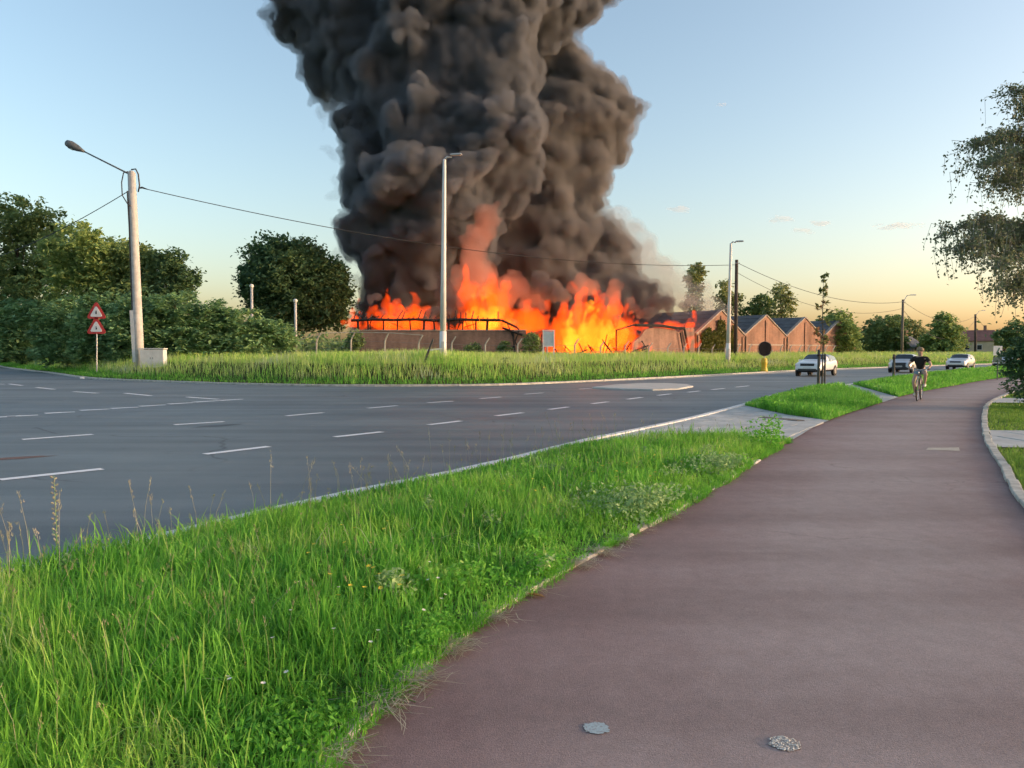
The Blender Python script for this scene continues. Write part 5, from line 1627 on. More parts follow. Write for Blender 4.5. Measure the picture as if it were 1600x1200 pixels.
    MB().box((xf - 0.015, 0, zb + 0.17), (0.10, Wd * 0.66, 0.16)).build("lower_intake", m_trim, o, bevel=0.02)
    MB().box((xf + 0.035, 0, zb + 0.30), (0.02, 0.5, 0.11)).build("number_plate", m_plate, o)
    for s in (-1, 1):
        MB().box((xf - 0.12, s * Wd * 0.375, zg + 0.02), (0.16, Wd * 0.16, 0.13), R=Matrix.Rotation(-s * 0.35, 3, 'Z'), taper=0.8).build("headlight", m_hl, o, bevel=0.02)
        MB().box((-Ln * 0.475, s * Wd * 0.42, belt - 0.05), (0.1, 0.2, 0.22)).build("tail_light", m_tail, o, bevel=0.02)
        MB().box((Ln * 0.10, s * (w_ + 0.10), belt + 0.08), (0.14, 0.2, 0.13), taper=0.8).build("mirror", body_m, o, bevel=0.03)
        for x in (Ln * 0.315, -Ln * 0.30):
            r = 0.34 if suv else 0.31
            wl_ = empty("wheel", (x, s * (w_ - 0.10), r)); wl_.parent = o
            pr = []
            mb = MB()
            mb.tube([(0, q, 0) for q in (-0.11, -0.10, 0.10, 0.11)], [r * 0.93, r, r, r * 0.93], 20); mb.build("tyre", m_tyre, wl_, smooth=False)
            mb = MB(); mb.tube([(0, s * 0.105, 0), (0, s * 0.118, 0)], [r * 0.66, r * 0.60], 16)
            for k in range(5):
                an = k * 2 * math.pi / 5
                mb.box((math.cos(an) * r * 0.33, s * 0.122, math.sin(an) * r * 0.33), (r * 0.6, 0.012, r * 0.12), R=Matrix.Rotation(-an, 3, 'Y'))
            mb.build("rim", m_rim, wl_)
            mb = MB(); mb.tube([(0, s * (-0.02), 0), (0, s * 0.095, 0)], r * 1.18, 20); mb.build("wheel_arch", m_trim, wl_)
    return o
def carpos(u, v, dx):
    q = G(u, v)
    t = NEAR[np.argmin(np.abs(NEAR[:, 1] - q[1])) + 3] - NEAR[np.argmin(np.abs(NEAR[:, 1] - q[1])) - 3]
    t /= np.linalg.norm(t)
    c = q[:2] + t * dx
    return (c[0], c[1], 0.003), math.atan2(-t[1], -t[0])
p1, h1_ = carpos(1262, 588, 2.0)
car("white boxy car with black grille and dark roof, nearest on the road", p1, h1_, paint("white_car_paint", (0.72, 0.72, 0.71)), 4.4, 1.82, 1.52, 1.02, True, paint("dark_roof_paint", (0.05, 0.05, 0.055)))
p2, h2_ = carpos(1404, 582.5, 2.0)
car("silver car with dark front just left of the cyclist", p2, h2_, paint("silver_car_paint", (0.50, 0.51, 0.52), 0.4), 3.9, 1.75, 1.50, 0.96, False, dark_front=True)
p3, h3_ = carpos(1493, 577.5, 2.0)
car("silver car farther back, right of the cyclist", p3, h3_, paint("grey_car_paint", (0.58, 0.58, 0.57), 0.3), 4.4, 1.8, 1.48, 0.95, False)
p4, h4_ = carpos(1564, 574.5, 2.0)
car("pale car half hidden by the bush at the right edge", p4, h4_, paint("pale_blue_car_paint", (0.42, 0.46, 0.50), 0.3), 4.3, 1.8, 1.5, 0.96, False)

# ------------------------------------------------------------------ cyclist
def skin(name, J, E, root, m, parent, sub=1):
    me = bpy.data.meshes.new(name)
    keys = list(J)
    me.from_pydata([J[k][0] for k in keys], [], [])
    me.edges.add(len(E))
    for i, (a, b_) in enumerate(E):
        me.edges[i].vertices = (keys.index(a), keys.index(b_))
    me.update()
    o = bpy.data.objects.new(name, me); COL.objects.link(o)
    md = o.modifiers.new("skin", 'SKIN'); md.use_smooth_shade = True
    sv = me.skin_vertices[0].data
    for i, k in enumerate(keys):
        r = J[k][1]
        sv[i].radius = r if hasattr(r, '__len__') else (r, r)
        sv[i].use_root = (k == root)
    s_ = o.modifiers.new("sub", 'SUBSURF'); s_.levels = sub; s_.render_levels = sub
    dg_ = bpy.context.evaluated_depsgraph_get()
    new = bpy.data.meshes.new_from_object(o.evaluated_get(dg_))
    bpy.data.objects.remove(o)
    new.materials.clear(); new.materials.append(m)
    ob = bpy.data.objects.new(name, new); COL.objects.link(ob); ob.parent = parent
    return ob
cq = G(1433, 627, 0.03)
hx, hy = -0.56, -0.83
hd_ = math.atan2(hy, hx)
fw = Vector((hx, hy, 0)).normalized()
org = Vector((cq[0], cq[1], 0.031)) - fw * 0.55
bike = empty("bicycle", org, hd_)
tag(bike, "dark bicycle ridden towards the camera on the cycle path", "bicycle")
m_bf = paint("bike_frame_paint", (0.04, 0.045, 0.05)); m_chrome = mat("chrome", (0.5, 0.5, 0.5), 0.25, 0.05, 3, metal=0.9)
WR = 0.345
for x, nm in ((0.55, "front"), (-0.52, "rear")):
    wl_ = empty("wheel", (x, 0, WR)); wl_.parent = bike
    MB().tube([(math.cos(t) * (WR - 0.02), 0, math.sin(t) * (WR - 0.02)) for t in np.linspace(0, 2 * math.pi, 33)], 0.022, 7, caps=False).build("tyre", m_tyre, wl_, smooth=True)
    mb = MB(); mb.tube([(math.cos(t) * (WR - 0.05), 0, math.sin(t) * (WR - 0.05)) for t in np.linspace(0, 2 * math.pi, 33)], 0.014, 5, caps=False); mb.build("rim", m_chrome, wl_)
    mb = MB()
    for k in range(16):
        t = k * math.pi / 8
        mb.tube([(0, 0.03 * (-1) ** k, 0), (math.cos(t) * (WR - 0.05), 0, math.sin(t) * (WR - 0.05))], 0.0025, 3)
    tag(mb.build("spokes", m_chrome, wl_), kind="stuff")
    MB().tube([(0, -0.05, 0), (0, 0.05, 0)], 0.025, 8).build("hub", m_chrome, wl_)
mb = MB()
sd, bbk, hdt, hdb = Vector((-0.22, 0, 0.90)), Vector((-0.07, 0, 0.30)), Vector((0.34, 0, 0.86)), Vector((0.39, 0, 0.66))
mb.tube([sd, bbk], 0.02, 7); mb.tube([bbk, hdb], 0.022, 7); mb.tube([sd * 0.9 + bbk * 0.1, hdt], 0.019, 7); mb.tube([hdt, hdb], 0.024, 7)
for s in (-1, 1):
    mb.tube([bbk + Vector((0, s * .03, 0)), (-0.52, s * 0.06, WR)], 0.012, 5); mb.tube([sd * 0.9 + bbk * .1 + Vector((0, s * .02, 0)), (-0.52, s * 0.06, WR)], 0.011, 5)
mb.build("frame", m_bf, bike, smooth=True)
mb = MB()
for s in (-1, 1):
    mb.tube([hdb + Vector((0, s * .04, -0.01)), (0.50, s * 0.055, 0.45), (0.55, s * 0.055, WR)], 0.014, 6)
mb.build("fork", m_bf, bike, smooth=True)
mb = MB(); mb.tube([hdt, hdt + Vector((-0.05, 0, 0.16))], 0.015, 6)
hb = hdt + Vector((-0.05, 0, 0.17))
mb.tube([hb + Vector((-0.16, -0.29, 0.02)), hb + Vector((0.0, -0.22, 0.03)), hb, hb + Vector((0.0, 0.22, 0.03)), hb + Vector((-0.16, 0.29, 0.02))], 0.014, 7); mb.build("handlebar", m_chrome, bike, smooth=True)
for s in (-1, 1):
    MB().tube([hb + Vector((-0.05, s * 0.245, 0.027)), hb + Vector((-0.17, s * 0.295, 0.02))], 0.019, 7).build("grip", m_black, bike)
MB().add([(-0.38, -0.09, 0.96), (-0.38, 0.09, 0.96), (-0.2, 0.035, 0.97), (-0.08, 0.02, 0.95), (-0.08, -0.02, 0.95), (-0.2, -0.035, 0.97), (-0.36, -0.07, 0.9), (-0.36, 0.07, 0.9), (-0.09, 0, 0.91)], [(0, 5, 2, 1), (5, 4, 3, 2), (0, 1, 7, 6), (1, 2, 8, 7), (2, 3, 8), (0, 6, 8, 5), (5, 8, 4), (3, 4, 8), (6, 7, 8)]).build("saddle", m_black, bike)
pa = math.radians(65)
ped = {}
for s in (-1, 1):
    e = bbk + Vector((math.cos(pa) * 0.17 * s, s * 0.09, math.sin(pa) * 0.17 * s))
    MB().tube([bbk + Vector((0, s * 0.07, 0)), e], 0.012, 5).build("crank", m_chrome, bike)
    pc = e + Vector((0, s * 0.06, 0)); ped[s] = pc
    MB().box(pc, (0.09, 0.1, 0.025)).build("pedal", m_black, bike)
MB().tube([(bbk.x, 0.045, bbk.z), (bbk.x, 0.052, bbk.z)], 0.09, 20).build("chainring", m_chrome, bike)
MB().box((0.46, 0, 0.78), (0.05, 0.07, 0.07)).build("headlamp", m_glass, bike, bevel=0.01)
mb = MB()
for x in (0.55, -0.52):
    a0_, a1_ = (0.5, 3.0) if x < 0 else (0.4, 2.6)
    pts = [(x + math.cos(t) * (WR + 0.035), 0, WR + math.sin(t) * (WR + 0.035)) for t in np.linspace(a0_, a1_, 12)]
    mb2 = MB(); mb2.tube(pts, 0.022, 5); mb2.build("mudguard", m_bf, bike)

person = empty("person", org, hd_)
tag(person, "person in black t-shirt and denim shorts riding a bicycle", "person")
m_skin = mat("skin", (0.50, 0.33, 0.25), 0.6, 0.08, 6)
J = {'pel': ((-0.23, 0, 1.0), (0.13, 0.15)), 'sp1': ((-0.17, 0, 1.16), (0.10, 0.13)), 'sp2': ((-0.08, 0, 1.34), (0.115, 0.155)), 'neck': ((0.0, 0, 1.475), 0.055), 'hd0': ((0.03, 0, 1.56), (0.075, 0.07)), 'hd1': ((0.045, 0, 1.655), (0.098, 0.082)), 'hd2': ((0.035, 0, 1.735), (0.07, 0.06))}
E = [('pel', 'sp1'), ('sp1', 'sp2'), ('sp2', 'neck'), ('neck', 'hd0'), ('hd0', 'hd1'), ('hd1', 'hd2')]
for s, t in ((-1, 'r'), (1, 'l')):
    hand = hb + Vector((-0.125, s * 0.282, 0.05))
    J['sh' + t] = ((-0.045, s * 0.19, 1.405), 0.062)
    J['el' + t] = ((0.04, s * 0.335, 1.20), 0.044)
    J['wr' + t] = ((hand.x - 0.06, hand.y + s * 0.012, hand.z + 0.035), 0.028)
    J['hn' + t] = ((hand.x, hand.y, hand.z), (0.034, 0.022))
    E += [('sp2', 'sh' + t), ('sh' + t, 'el' + t), ('el' + t, 'wr' + t), ('wr' + t, 'hn' + t)]
    for f in range(4):
        y = hand.y + (f - 1.5) * 0.02
        a = (hand.x + 0.035, y, hand.z + 0.004); b_ = (hand.x + 0.05 - 0.004 * abs(f - 1.5), y, hand.z - 0.03); c_ = (hand.x + 0.02, y, hand.z - 0.055)
        J[f'a{f}{t}'] = (a, 0.0095); J[f'b{f}{t}'] = (b_, 0.009); J[f'c{f}{t}'] = (c_, 0.008)
        E += [('hn' + t, f'a{f}{t}'), (f'a{f}{t}', f'b{f}{t}'), (f'b{f}{t}', f'c{f}{t}')]
    J['t0' + t] = ((hand.x - 0.02, hand.y - s * 0.035, hand.z - 0.01), 0.010); J['t1' + t] = ((hand.x + 0.005, hand.y - s * 0.045, hand.z - 0.04), 0.009)
    E += [('hn' + t, 't0' + t), ('t0' + t, 't1' + t)]
    hip = Vector((-0.21, s * 0.095, 0.965)); an = ped[s] + Vector((-0.06, 0.0, 0.11))
    d = an - hip; Lt, Ls = 0.43, 0.44
    dl = min(d.length, 0.86)
    x_ = (Lt * Lt - Ls * Ls + dl * dl) / (2 * dl); hgt = math.sqrt(max(Lt * Lt - x_ * x_, 0.0004))
    dn = d.normalized(); pv = Vector((1, s * 0.22, 0.3)); pv = (pv - dn * pv.dot(dn)).normalized()
    kn = hip + dn * x_ + pv * hgt
    J['hp' + t] = (tuple(hip), 0.098); J['th' + t] = (tuple(hip.lerp(kn, 0.5)), 0.08); J['kn' + t] = (tuple(kn), 0.058); J['cf' + t] = (tuple(kn.lerp(an, 0.35)), 0.058); J['an' + t] = (tuple(an), 0.034); J['to' + t] = (tuple(ped[s] + Vector((0.10, 0, 0.035))), (0.03, 0.04))
    E += [('pel', 'hp' + t), ('hp' + t, 'th' + t), ('th' + t, 'kn' + t), ('kn' + t, 'cf' + t), ('cf' + t, 'an' + t), ('an' + t, 'to' + t)]
skin("body", J, E, 'pel', m_skin, person, 1)
gr = lambda k, d: (J[k][0], tuple(np.array(J[k][1]) + d) if hasattr(J[k][1], '__len__') else J[k][1] + d)
JS = {k: gr(k, 0.022) for k in ('sp1', 'sp2', 'shr', 'shl')}
JS['hem'] = ((-0.22, 0, 1.04), (0.15, 0.175))
JS['nk'] = ((-0.02, 0, 1.44), 0.075)
for t in 'rl':
    JS['sl' + t] = (tuple(Vector(J['sh' + t][0]).lerp(Vector(J['el' + t][0]), 0.62)), 0.075)
skin("t_shirt", JS, [('hem', 'sp1'), ('sp1', 'sp2'), ('sp2', 'nk'), ('sp2', 'shr'), ('shr', 'slr'), ('sp2', 'shl'), ('shl', 'sll')], 'hem', mat("black_cotton", (0.018, 0.016, 0.018), 0.9, 0.2, 10), person, 1)
JP = {'pel': gr('pel', 0.016), 'wb': ((-0.2, 0, 1.07), (0.125, 0.15))}
for t in 'rl':
    JP['hp' + t] = gr('hp' + t, 0.02); JP['th' + t] = gr('th' + t, 0.03)
skin("shorts", JP, [('wb', 'pel'), ('pel', 'hpr'), ('hpr', 'thr'), ('pel', 'hpl'), ('hpl', 'thl')], 'pel', mat("denim", (0.20, 0.30, 0.38), 0.9, 0.25, 12), person, 1)
m_shoe = mat("white_trainer", (0.62, 0.64, 0.55), 0.6, 0.1, 8)
for s, t in ((-1, 'r'), (1, 'l')):
    pc = ped[s]
    o = MB().tube([pc + Vector(q) for q in ((-0.13, 0, 0.05), (-0.10, 0, 0.06), (0.0, 0, 0.05), (0.10, 0, 0.04), (0.15, 0, 0.03))], [0.02, 0.045, 0.048, 0.044, 0.02], 8).build("shoe", m_shoe, person, smooth=True)
hm = MB()
hc = Vector((0.03, 0, 1.672))
for i in range(7):
    pass
rings = [(-0.02, 0.112), (0.03, 0.112), (0.07, 0.095), (0.10, 0.06), (0.115, 0.01)]
hm.tube([hc + Vector((-0.022 - 0.1 * max(0, 0), 0, z)) for z, r in rings], [r for z, r in rings], 12)
hm.build("hair", mat("fair_hair", (0.26, 0.19, 0.12), 0.8, 0.2, 20), person, smooth=True)
for s in (-1, 1):
    MB().tube([(0.128, s * 0.032, 1.655), (0.142, s * 0.032, 1.655)], [0.014, 0.008], 8).build("eye", m_black, person)
    MB().tube([(0.04, s * 0.078, 1.64), (0.035, s * 0.098, 1.65), (0.03, s * 0.096, 1.67)], [0.012, 0.018, 0.01], 6).build("ear", m_skin, person)
MB().tube([(0.13, 0, 1.66), (0.158, 0, 1.625), (0.13, 0, 1.615)], [0.008, 0.016, 0.010], 6).build("nose", m_skin, person)
MB().box((0.118, 0, 1.585), (0.02, 0.045, 0.008)).build("mouth", mat("lips", (0.35, 0.16, 0.14), 0.6), person)
# ------------------------------------------------------------------ grass
def grass_mat(name, stops, trans=0.45, nscale=0.8, tip=(1.25, 1.2, 1.0)):
    m = leaf_mat(name, stops, trans, nscale, 0.5, 1.55)
    return m
GM_NEAR = grass_mat("verge_grass", [(0.05, (0.116, 0.263, 0.030)), (0.35, (0.186, 0.453, 0.050)), (0.65, (0.272, 0.570, 0.074)), (0.92, (0.436, 0.570, 0.147)), (1.0, (0.456, 0.570, 0.314))], 0.45, 1.1)
GM_LUSH = grass_mat("lush_grass", [(0.05, (0.080, 0.245, 0.029)), (0.4, (0.137, 0.406, 0.048)), (0.8, (0.222, 0.537, 0.069)), (1.0, (0.379, 0.570, 0.138))], 0.45, 1.3)
GM_FIELD = grass_mat("field_grass", [(0.05, (0.213, 0.479, 0.070)), (0.35, (0.369, 0.620, 0.111)), (0.6, (0.521, 0.620, 0.187)), (0.85, (0.521, 0.620, 0.281)), (1.0, (0.521, 0.620, 0.453))], 0.4, 0.35)
GM_LAWN = grass_mat("lawn_grass", [(0.1, (0.118, 0.223, 0.032)), (0.5, (0.171, 0.320, 0.045)), (0.9, (0.259, 0.400, 0.071))], 0.35, 0.8)
GM_STRAW = grass_mat("dry_straw", [(0.1, (0.288, 0.274, 0.209)), (0.5, (0.414, 0.392, 0.286)), (0.9, (0.549, 0.529, 0.407))], 0.25, 4)
GM_WEED = grass_mat("weed_leaves", [(0.1, (0.148, 0.274, 0.095)), (0.5, (0.254, 0.423, 0.159)), (0.9, (0.464, 0.612, 0.274))], 0.35, 2.5)

GM_SEED = grass_mat("seed_grass", [(0.1, (0.24, 0.27, 0.11)), (0.5, (0.34, 0.35, 0.17)), (0.9, (0.44, 0.42, 0.25))], 0.3, 3)

def in_poly(P, poly):
    x, y = P[:, 0], P[:, 1]
    r = np.zeros(len(P), bool)
    q = np.roll(poly, -1, axis=0)
    for (x1, y1), (x2, y2) in zip(poly, q):
        if y1 == y2:
            continue
        c = ((y1 > y) != (y2 > y)) & (x < (x2 - x1) * (y - y1) / (y2 - y1) + x1)
        r ^= c
    return r

_hn = [np.random.default_rng(k).uniform(0, 6.28, 8) for k in range(3)]
def hfield(P, s=1.0, k=0):
    """cheap smooth patchiness 0..1"""
    x, y = P[:, 0] * s, P[:, 1] * s
    a = _hn[k]
    v = np.sin(x * 1.3 + a[0]) + np.sin(y * 1.7 + a[1]) + np.sin(x * 2.9 + y * 2.1 + a[2]) * 0.8 + np.sin(x * 4.7 - y * 5.3 + a[3]) * 0.6 + np.sin(x * 9.1 + y * 8.3 + a[4]) * 0.4
    return np.clip(0.5 + v / 6.0, 0, 1)

def blades(P, z0, h, wd, R, bend=0.5, lean=None):
    """curved ribbons: 7 verts, two quads and a tip"""
    n = len(P)
    az = R.uniform(0, 2 * np.pi, n)
    d = np.stack([np.cos(az), np.sin(az), np.zeros(n)], 1)
    if lean is not None:
        d = d + np.array(lean)
        d /= np.linalg.norm(d, axis=1)[:, None] + 1e-6
    s = np.stack([-d[:, 1], d[:, 0], np.zeros(n)], 1)
    tw = R.normal(0, 0.5, n)[:, None]
    s = s * np.cos(tw) + d * np.sin(tw)
    bd = (np.abs(R.normal(0, bend, n)) + 0.08)[:, None]
    h = h[:, None]
    base = np.column_stack([P, np.broadcast_to(z0, n)])
    up = np.array([0, 0, 1.0])
    V = np.empty((n, 7, 3))
    w_ = (np.broadcast_to(wd, n) * R.uniform(0.7, 1.3, n))[:, None] * 0.5
    for k, (t, ww) in enumerate(((0.0, 0.8), (0.42, 1.0), (0.78, 0.7))):
        th = bd * t * 1.5
        c = base + up * (h * t * (1 - 0.22 * th * th)) + d * (h * th * t * 0.62)
        V[:, 2 * k] = c - s * w_ * ww
        V[:, 2 * k + 1] = c + s * w_ * ww
    th = bd * 1.5
    V[:, 6] = base + up * (h * np.maximum(1 - 0.24 * th * th, 0.25)) + d * (h * th * 0.66)
    b = np.arange(n)[:, None] * 7
    Q = np.concatenate([b + np.array([[0, 1, 3, 2]]), b + np.array([[2, 3, 5, 4]])])
    T = b + np.array([[4, 5, 6]])
    return V.reshape(-1, 3), Q, T

def grass_obj(name, label, parts, m):
    Vs, Qs, Ts, off = [], [], [], 0
    for V, Q, T in parts:
        Vs.append(V); Qs.append(Q + off); Ts.append(T + off); off += len(V)
    me = mesh_np(name, np.vstack(Vs), [np.vstack(Qs), np.vstack(Ts)], smooth=True)
    o = link(name, me, None, [m])
    tag(o, label, "grass", None, "stuff")
    return o

def scatter(poly, dens_fn, R, n):
    lo, hi = poly.min(0), poly.max(0)
    P = R.uniform(lo, hi, (n, 2))
    P = P[in_poly(P, poly)]
    return P

R = np.random.default_rng(101)
# verge 1, density falls with distance
vis = V1[(V1[:, 1] > 0.2) | True]
parts, parts2 = [], []
def cand(poly, ylo, yhi, per_m2, R):
    lo, hi = poly.min(0), poly.max(0)
    lo = np.array([max(lo[0], -0.78 * yhi - 2), max(lo[1], ylo)]); hi = np.array([min(hi[0], 0.78 * yhi + 2), min(hi[1], yhi)])
    n = int((hi - lo).prod() * per_m2)
    P = R.uniform(lo, hi, (n, 2))
    u = 800 + 1200 * P[:, 0] / np.maximum(P[:, 1], 0.3)
    P = P[(u > -350) & (u < 1950)]
    return P[in_poly(P, poly)]
def edge_taper(P):
    lo_, hi_ = P[:, 1].min() - 6, P[:, 1].max() + 6
    dk, _ = seg_dist(P, NEAR[(NEAR[:, 1] > lo_) & (NEAR[:, 1] < hi_)][::2]); dp, _ = seg_dist(P, PATH_L[(PATH_L[:, 1] > lo_) & (PATH_L[:, 1] < hi_)][::2])
    return np.clip(0.30 + dp * 0.8, 0, 1) * np.clip(0.26 + 0.5 * np.clip((7.2 - P[:, 1]) / 1.2, 0, 1) + dk * 0.55, 0, 1)
for ylo, yhi, dens, wd in ((0.9, 4.5, 3000, 0.0055), (4.5, 8, 2200, 0.0068), (8, 15, 1300, 0.009)):
    P = cand(V1, ylo, yhi, dens, R)
    hf = hfield(P, 0.9); h2 = hfield(P, 2.2, 1)
    h = (0.09 + 0.15 * hf + 0.08 * h2) * R.uniform(0.45, 1.25, len(P)) * edge_taper(P)
    lush = hfield(P, 0.7, 2) > 0.5
    parts.append(blades(P[~lush], 0.045, h[~lush], wd, R, 0.62, (-0.15, -0.1, 0)))
    parts2.append(blades(P[lush], 0.045, h[lush], wd * 1.35, R, 0.75, (0.1, -0.15, 0)))
    # long arching blades
    k = int(len(P) * 0.05)
    Pk = P[:k]
    parts.append(blades(Pk, 0.045, (R.uniform(0.22, 0.42, k)) * edge_taper(Pk), wd * 1.2, R, 0.9))
grass_obj("verge_grass", "long light green grass of the verge between road and cycle path", parts, GM_NEAR)
grass_obj("verge_grass", "darker lush grass patches in the verge beside the cycle path", parts2, GM_LUSH)
parts = []
for V, lab in ((V2, 0), (V3, 1)):
    for ylo, yhi, dens, wd in ((15, 30, 620, 0.016), (26, 50, 220, 0.03), (50, 110, 50, 0.07)):
        if V is V2 and ylo > 20: ylo = 30
        P = cand(V, ylo, yhi, dens, R)
        if not len(P): continue
        h = (0.16 + 0.24 * hfield(P, 0.6)) * R.uniform(0.5, 1.25, len(P)) * np.clip(edge_taper(P) + 0.1, 0, 1)
        parts.append(blades(P, 0.045, h, wd, R, 0.45))
grass_obj("verge_grass", "grass islands farther along between the road and cycle path", parts, GM_LUSH)
# lawn on the right
parts = []
entA, entB = ent, ent2
for ylo, yhi, dens, wd in ((4, 12, 1300, 0.008), (12, 26, 500, 0.014), (26, 60, 90, 0.03)):
    P = cand(LAWN, ylo, yhi, dens, R)
    dpr, _ = seg_dist(P, PATH_R[(PATH_R[:, 1] < 75)][::2])
    P = P[(dpr > 0.14) & ~in_poly(P, entA) & ~in_poly(P, entB)]
    parts.append(blades(P, 0.02, (0.05 + 0.05 * hfield(P, 1.0)) * R.uniform(0.6, 1.3, len(P)), wd, R, 0.5))
grass_obj("lawn_grass", "short mown lawn right of the cycle path", parts, GM_LAWN)
# field beyond the road
parts, partsg = [], []
def field(ulo, uhi, dlo, dhi, n, h0, h1, wd, out, bend=0.25, lean=None):
    L_ = FAR[(FAR[:, 0] > -95) & (FAR[:, 0] < 120)]
    s = np.concatenate([[0], np.cumsum(np.hypot(*np.diff(L_, axis=0).T))])
    t = R.uniform(0, s[-1], n)
    base = np.stack([np.interp(t, s, L_[:, 0]), np.interp(t, s, L_[:, 1])], 1)
    Tn = np.stack([np.gradient(L_[:, 0], s), np.gradient(L_[:, 1], s)], 1)
    tx = np.interp(t, s, Tn[:, 0]); ty = np.interp(t, s, Tn[:, 1])
    d = R.uniform(dlo, dhi, n)
    P = base + np.stack([-ty, tx], 1) * d[:, None]
    u = 800 + 1200 * P[:, 0] / P[:, 1]
    fd = field_d(P)
    P = P[(u > -120) & (u < 1700) & (fd > 0.32)]
    z = tz(P[:, 0], P[:, 1])
    h = (h0 + (h1 - h0) * hfield(P, 0.25)) * R.uniform(0.55, 1.25, len(P))
    out.append(blades(P, z - 0.01, h, wd, R, bend, lean))
field(0, 0, 0.35, 2.2, 26000, 0.16, 0.34, 0.022, partsg, 0.5)
field(0, 0, 1.8, 6.0, 42000, 0.30, 0.65, 0.022, parts)
field(0, 0, 5.5, 16, 62000, 0.45, 0.85, 0.026, parts)
field(0, 0, 15, 45, 60000, 0.45, 0.8, 0.04, parts)
grass_obj("field_grass", "tall straw-coloured grass of the field before the factory", parts, GM_FIELD)
grass_obj("field_edge_grass", "short green grass along the far kerb", partsg, GM_LUSH)
# ragged fringe creeping over the path edge
sel = PATH_L[(PATH_L[:, 1] > 1.6) & (PATH_L[:, 1] < 14)]
n = 12000
i_ = R.integers(0, len(sel) - 1, n)
Pf = sel[i_] + (sel[i_ + 1] - sel[i_]) * R.uniform(0, 1, (n, 1))
tg = sel[i_ + 1] - sel[i_]; tg /= np.linalg.norm(tg, axis=1)[:, None]
rag = hfield(Pf, 1.6, 1)
off_ = R.uniform(-0.16, 0.07, n) * np.clip(rag * 2.4 - 0.6, 0.15, 1)
Pf = Pf + np.stack([tg[:, 1], -tg[:, 0]], 1) * off_[:, None]
kp = rag > 0.30
Pf = Pf[kp]
hh_ = R.uniform(0.04, 0.11, len(Pf)) * (0.6 + 0.6 * rag[kp])
grass_obj("verge_fringe", "ragged grass fringe creeping over the cycle path edge", [blades(Pf, 0.032, hh_, 0.0055, R, 0.9, (0.55, -0.35, 0))], GM_LUSH)
# seed stalks standing over the verge edge
Vs, Qs, Ts = [], [], []
mb = MB()
for k in range(70):
    t = R.uniform(0, 1) ** 1.2
    q = NEAR[np.argmin(np.abs(NEAR[:, 1] - (3.5 + 11 * t)))] + R.normal(0, 0.15, 2) + np.array([0.55, -0.25]) * R.uniform(0.3, 1.5)
    h = R.uniform(0.35, 0.7)
    ln = R.normal(0, 0.09, 2)
    a = Vector((q[0], q[1], 0.04)); b_ = a + Vector((ln[0] * .4, ln[1] * .4, h * 0.6)); c = a + Vector((ln[0], ln[1], h))
    mb.tube([a, b_, c], [0.0022, 0.0018, 0.0012], 3, caps=False)
    for j in range(int(R.integers(5, 12))):
        s_ = c.lerp(b_, R.uniform(0, 0.55)) + Vector(R.normal(0, 0.008, 3))
        mb.tube([s_, s_ + Vector((R.normal(0, 0.006), R.normal(0, 0.006), 0.022))], [0.0035, 0.001], 3, caps=False)
o = mb.build("seed_stalks", GM_STRAW, None); tag(o, "pale dry seed stalks rising above the verge grass", "grass", None, "stuff")
# tall spotted weed near the left edge
wq = G(88, 893, 0.05)
wo = empty("tall_weed", (wq[0], wq[1], 0.04)); tag(wo, "tall single weed with beaded seed head at the verge edge", "weed")
MB().tube([(0, 0, 0), (0.01, 0, 0.3), (0.0, 0, 0.72)], [0.004, 0.003, 0.0015], 5).build("stem", GM_WEED, wo)
mb = MB()
for j in range(34):
    z = 0.22 + j * 0.0145
    an = j * 2.4
    mb.tube([(math.cos(an) * 0.006, math.sin(an) * 0.006, z), (math.cos(an) * 0.02, math.sin(an) * 0.02, z + 0.008), (math.cos(an) * 0.024, math.sin(an) * 0.024, z + 0.014)], [0.005, 0.008, 0.002], 4)
mb.build("seed_head", GM_STRAW, wo)
# broad-leaved weeds along the path edge
def weed_patch(u, v, rad, n, hgt, leaf, label, m):
    c = G(u, v, 0.05)
    d = R.normal(size=(n, 2)) * rad * 0.5
    zz = R.uniform(0.1, 1, n) ** 0.8 * hgt * R.choice([0.7, 1.0, 1.3], n) * np.exp(-(d ** 2).sum(1) / (rad * rad) * 0.35)
    ok = in_poly(np.column_stack([c[0] + d[:, 0], c[1] + d[:, 1]]), V1 if v > 660 else V2)
    d, zz = d[ok], zz[ok]
    P3 = np.column_stack([c[0] + d[:, 0], c[1] + d[:, 1], 0.05 + zz])
    o = leaves("weed_patch", P3, leaf, R, 0.15, 1.7, None, m)
    tag(o, label, "weeds", None, "stuff")
weed_patch(1010, 800, 0.8, 2300, 0.20, 0.030, "grey-green leafy weeds at the middle of the path edge", GM_WEED)
weed_patch(1135, 735, 0.7, 1300, 0.18, 0.034, "grey-green leafy weeds nearer the driveway", GM_WEED)
weed_patch(1210, 698, 0.5, 900, 0.42, 0.04, "tall weeds at the verge corner by the driveway", GM_LUSH)
weed_patch(455, 1150, 0.3, 900, 0.10, 0.020, "dark clover at the near path edge", GM_LUSH)
weed_patch(700, 1010, 0.3, 1100, 0.14, 0.018, "small leafy weeds where the grass meets the path", GM_LUSH)
weed_patch(880, 900, 0.35, 1300, 0.16, 0.022, "small dark weeds at the path edge by the dead leaf", GM_LUSH)
weed_patch(1200, 640, 0.7, 600, 0.3, 0.05, "weeds at the driveway corner of the grass island", GM_LUSH)
Cw, Cw2 = [], []
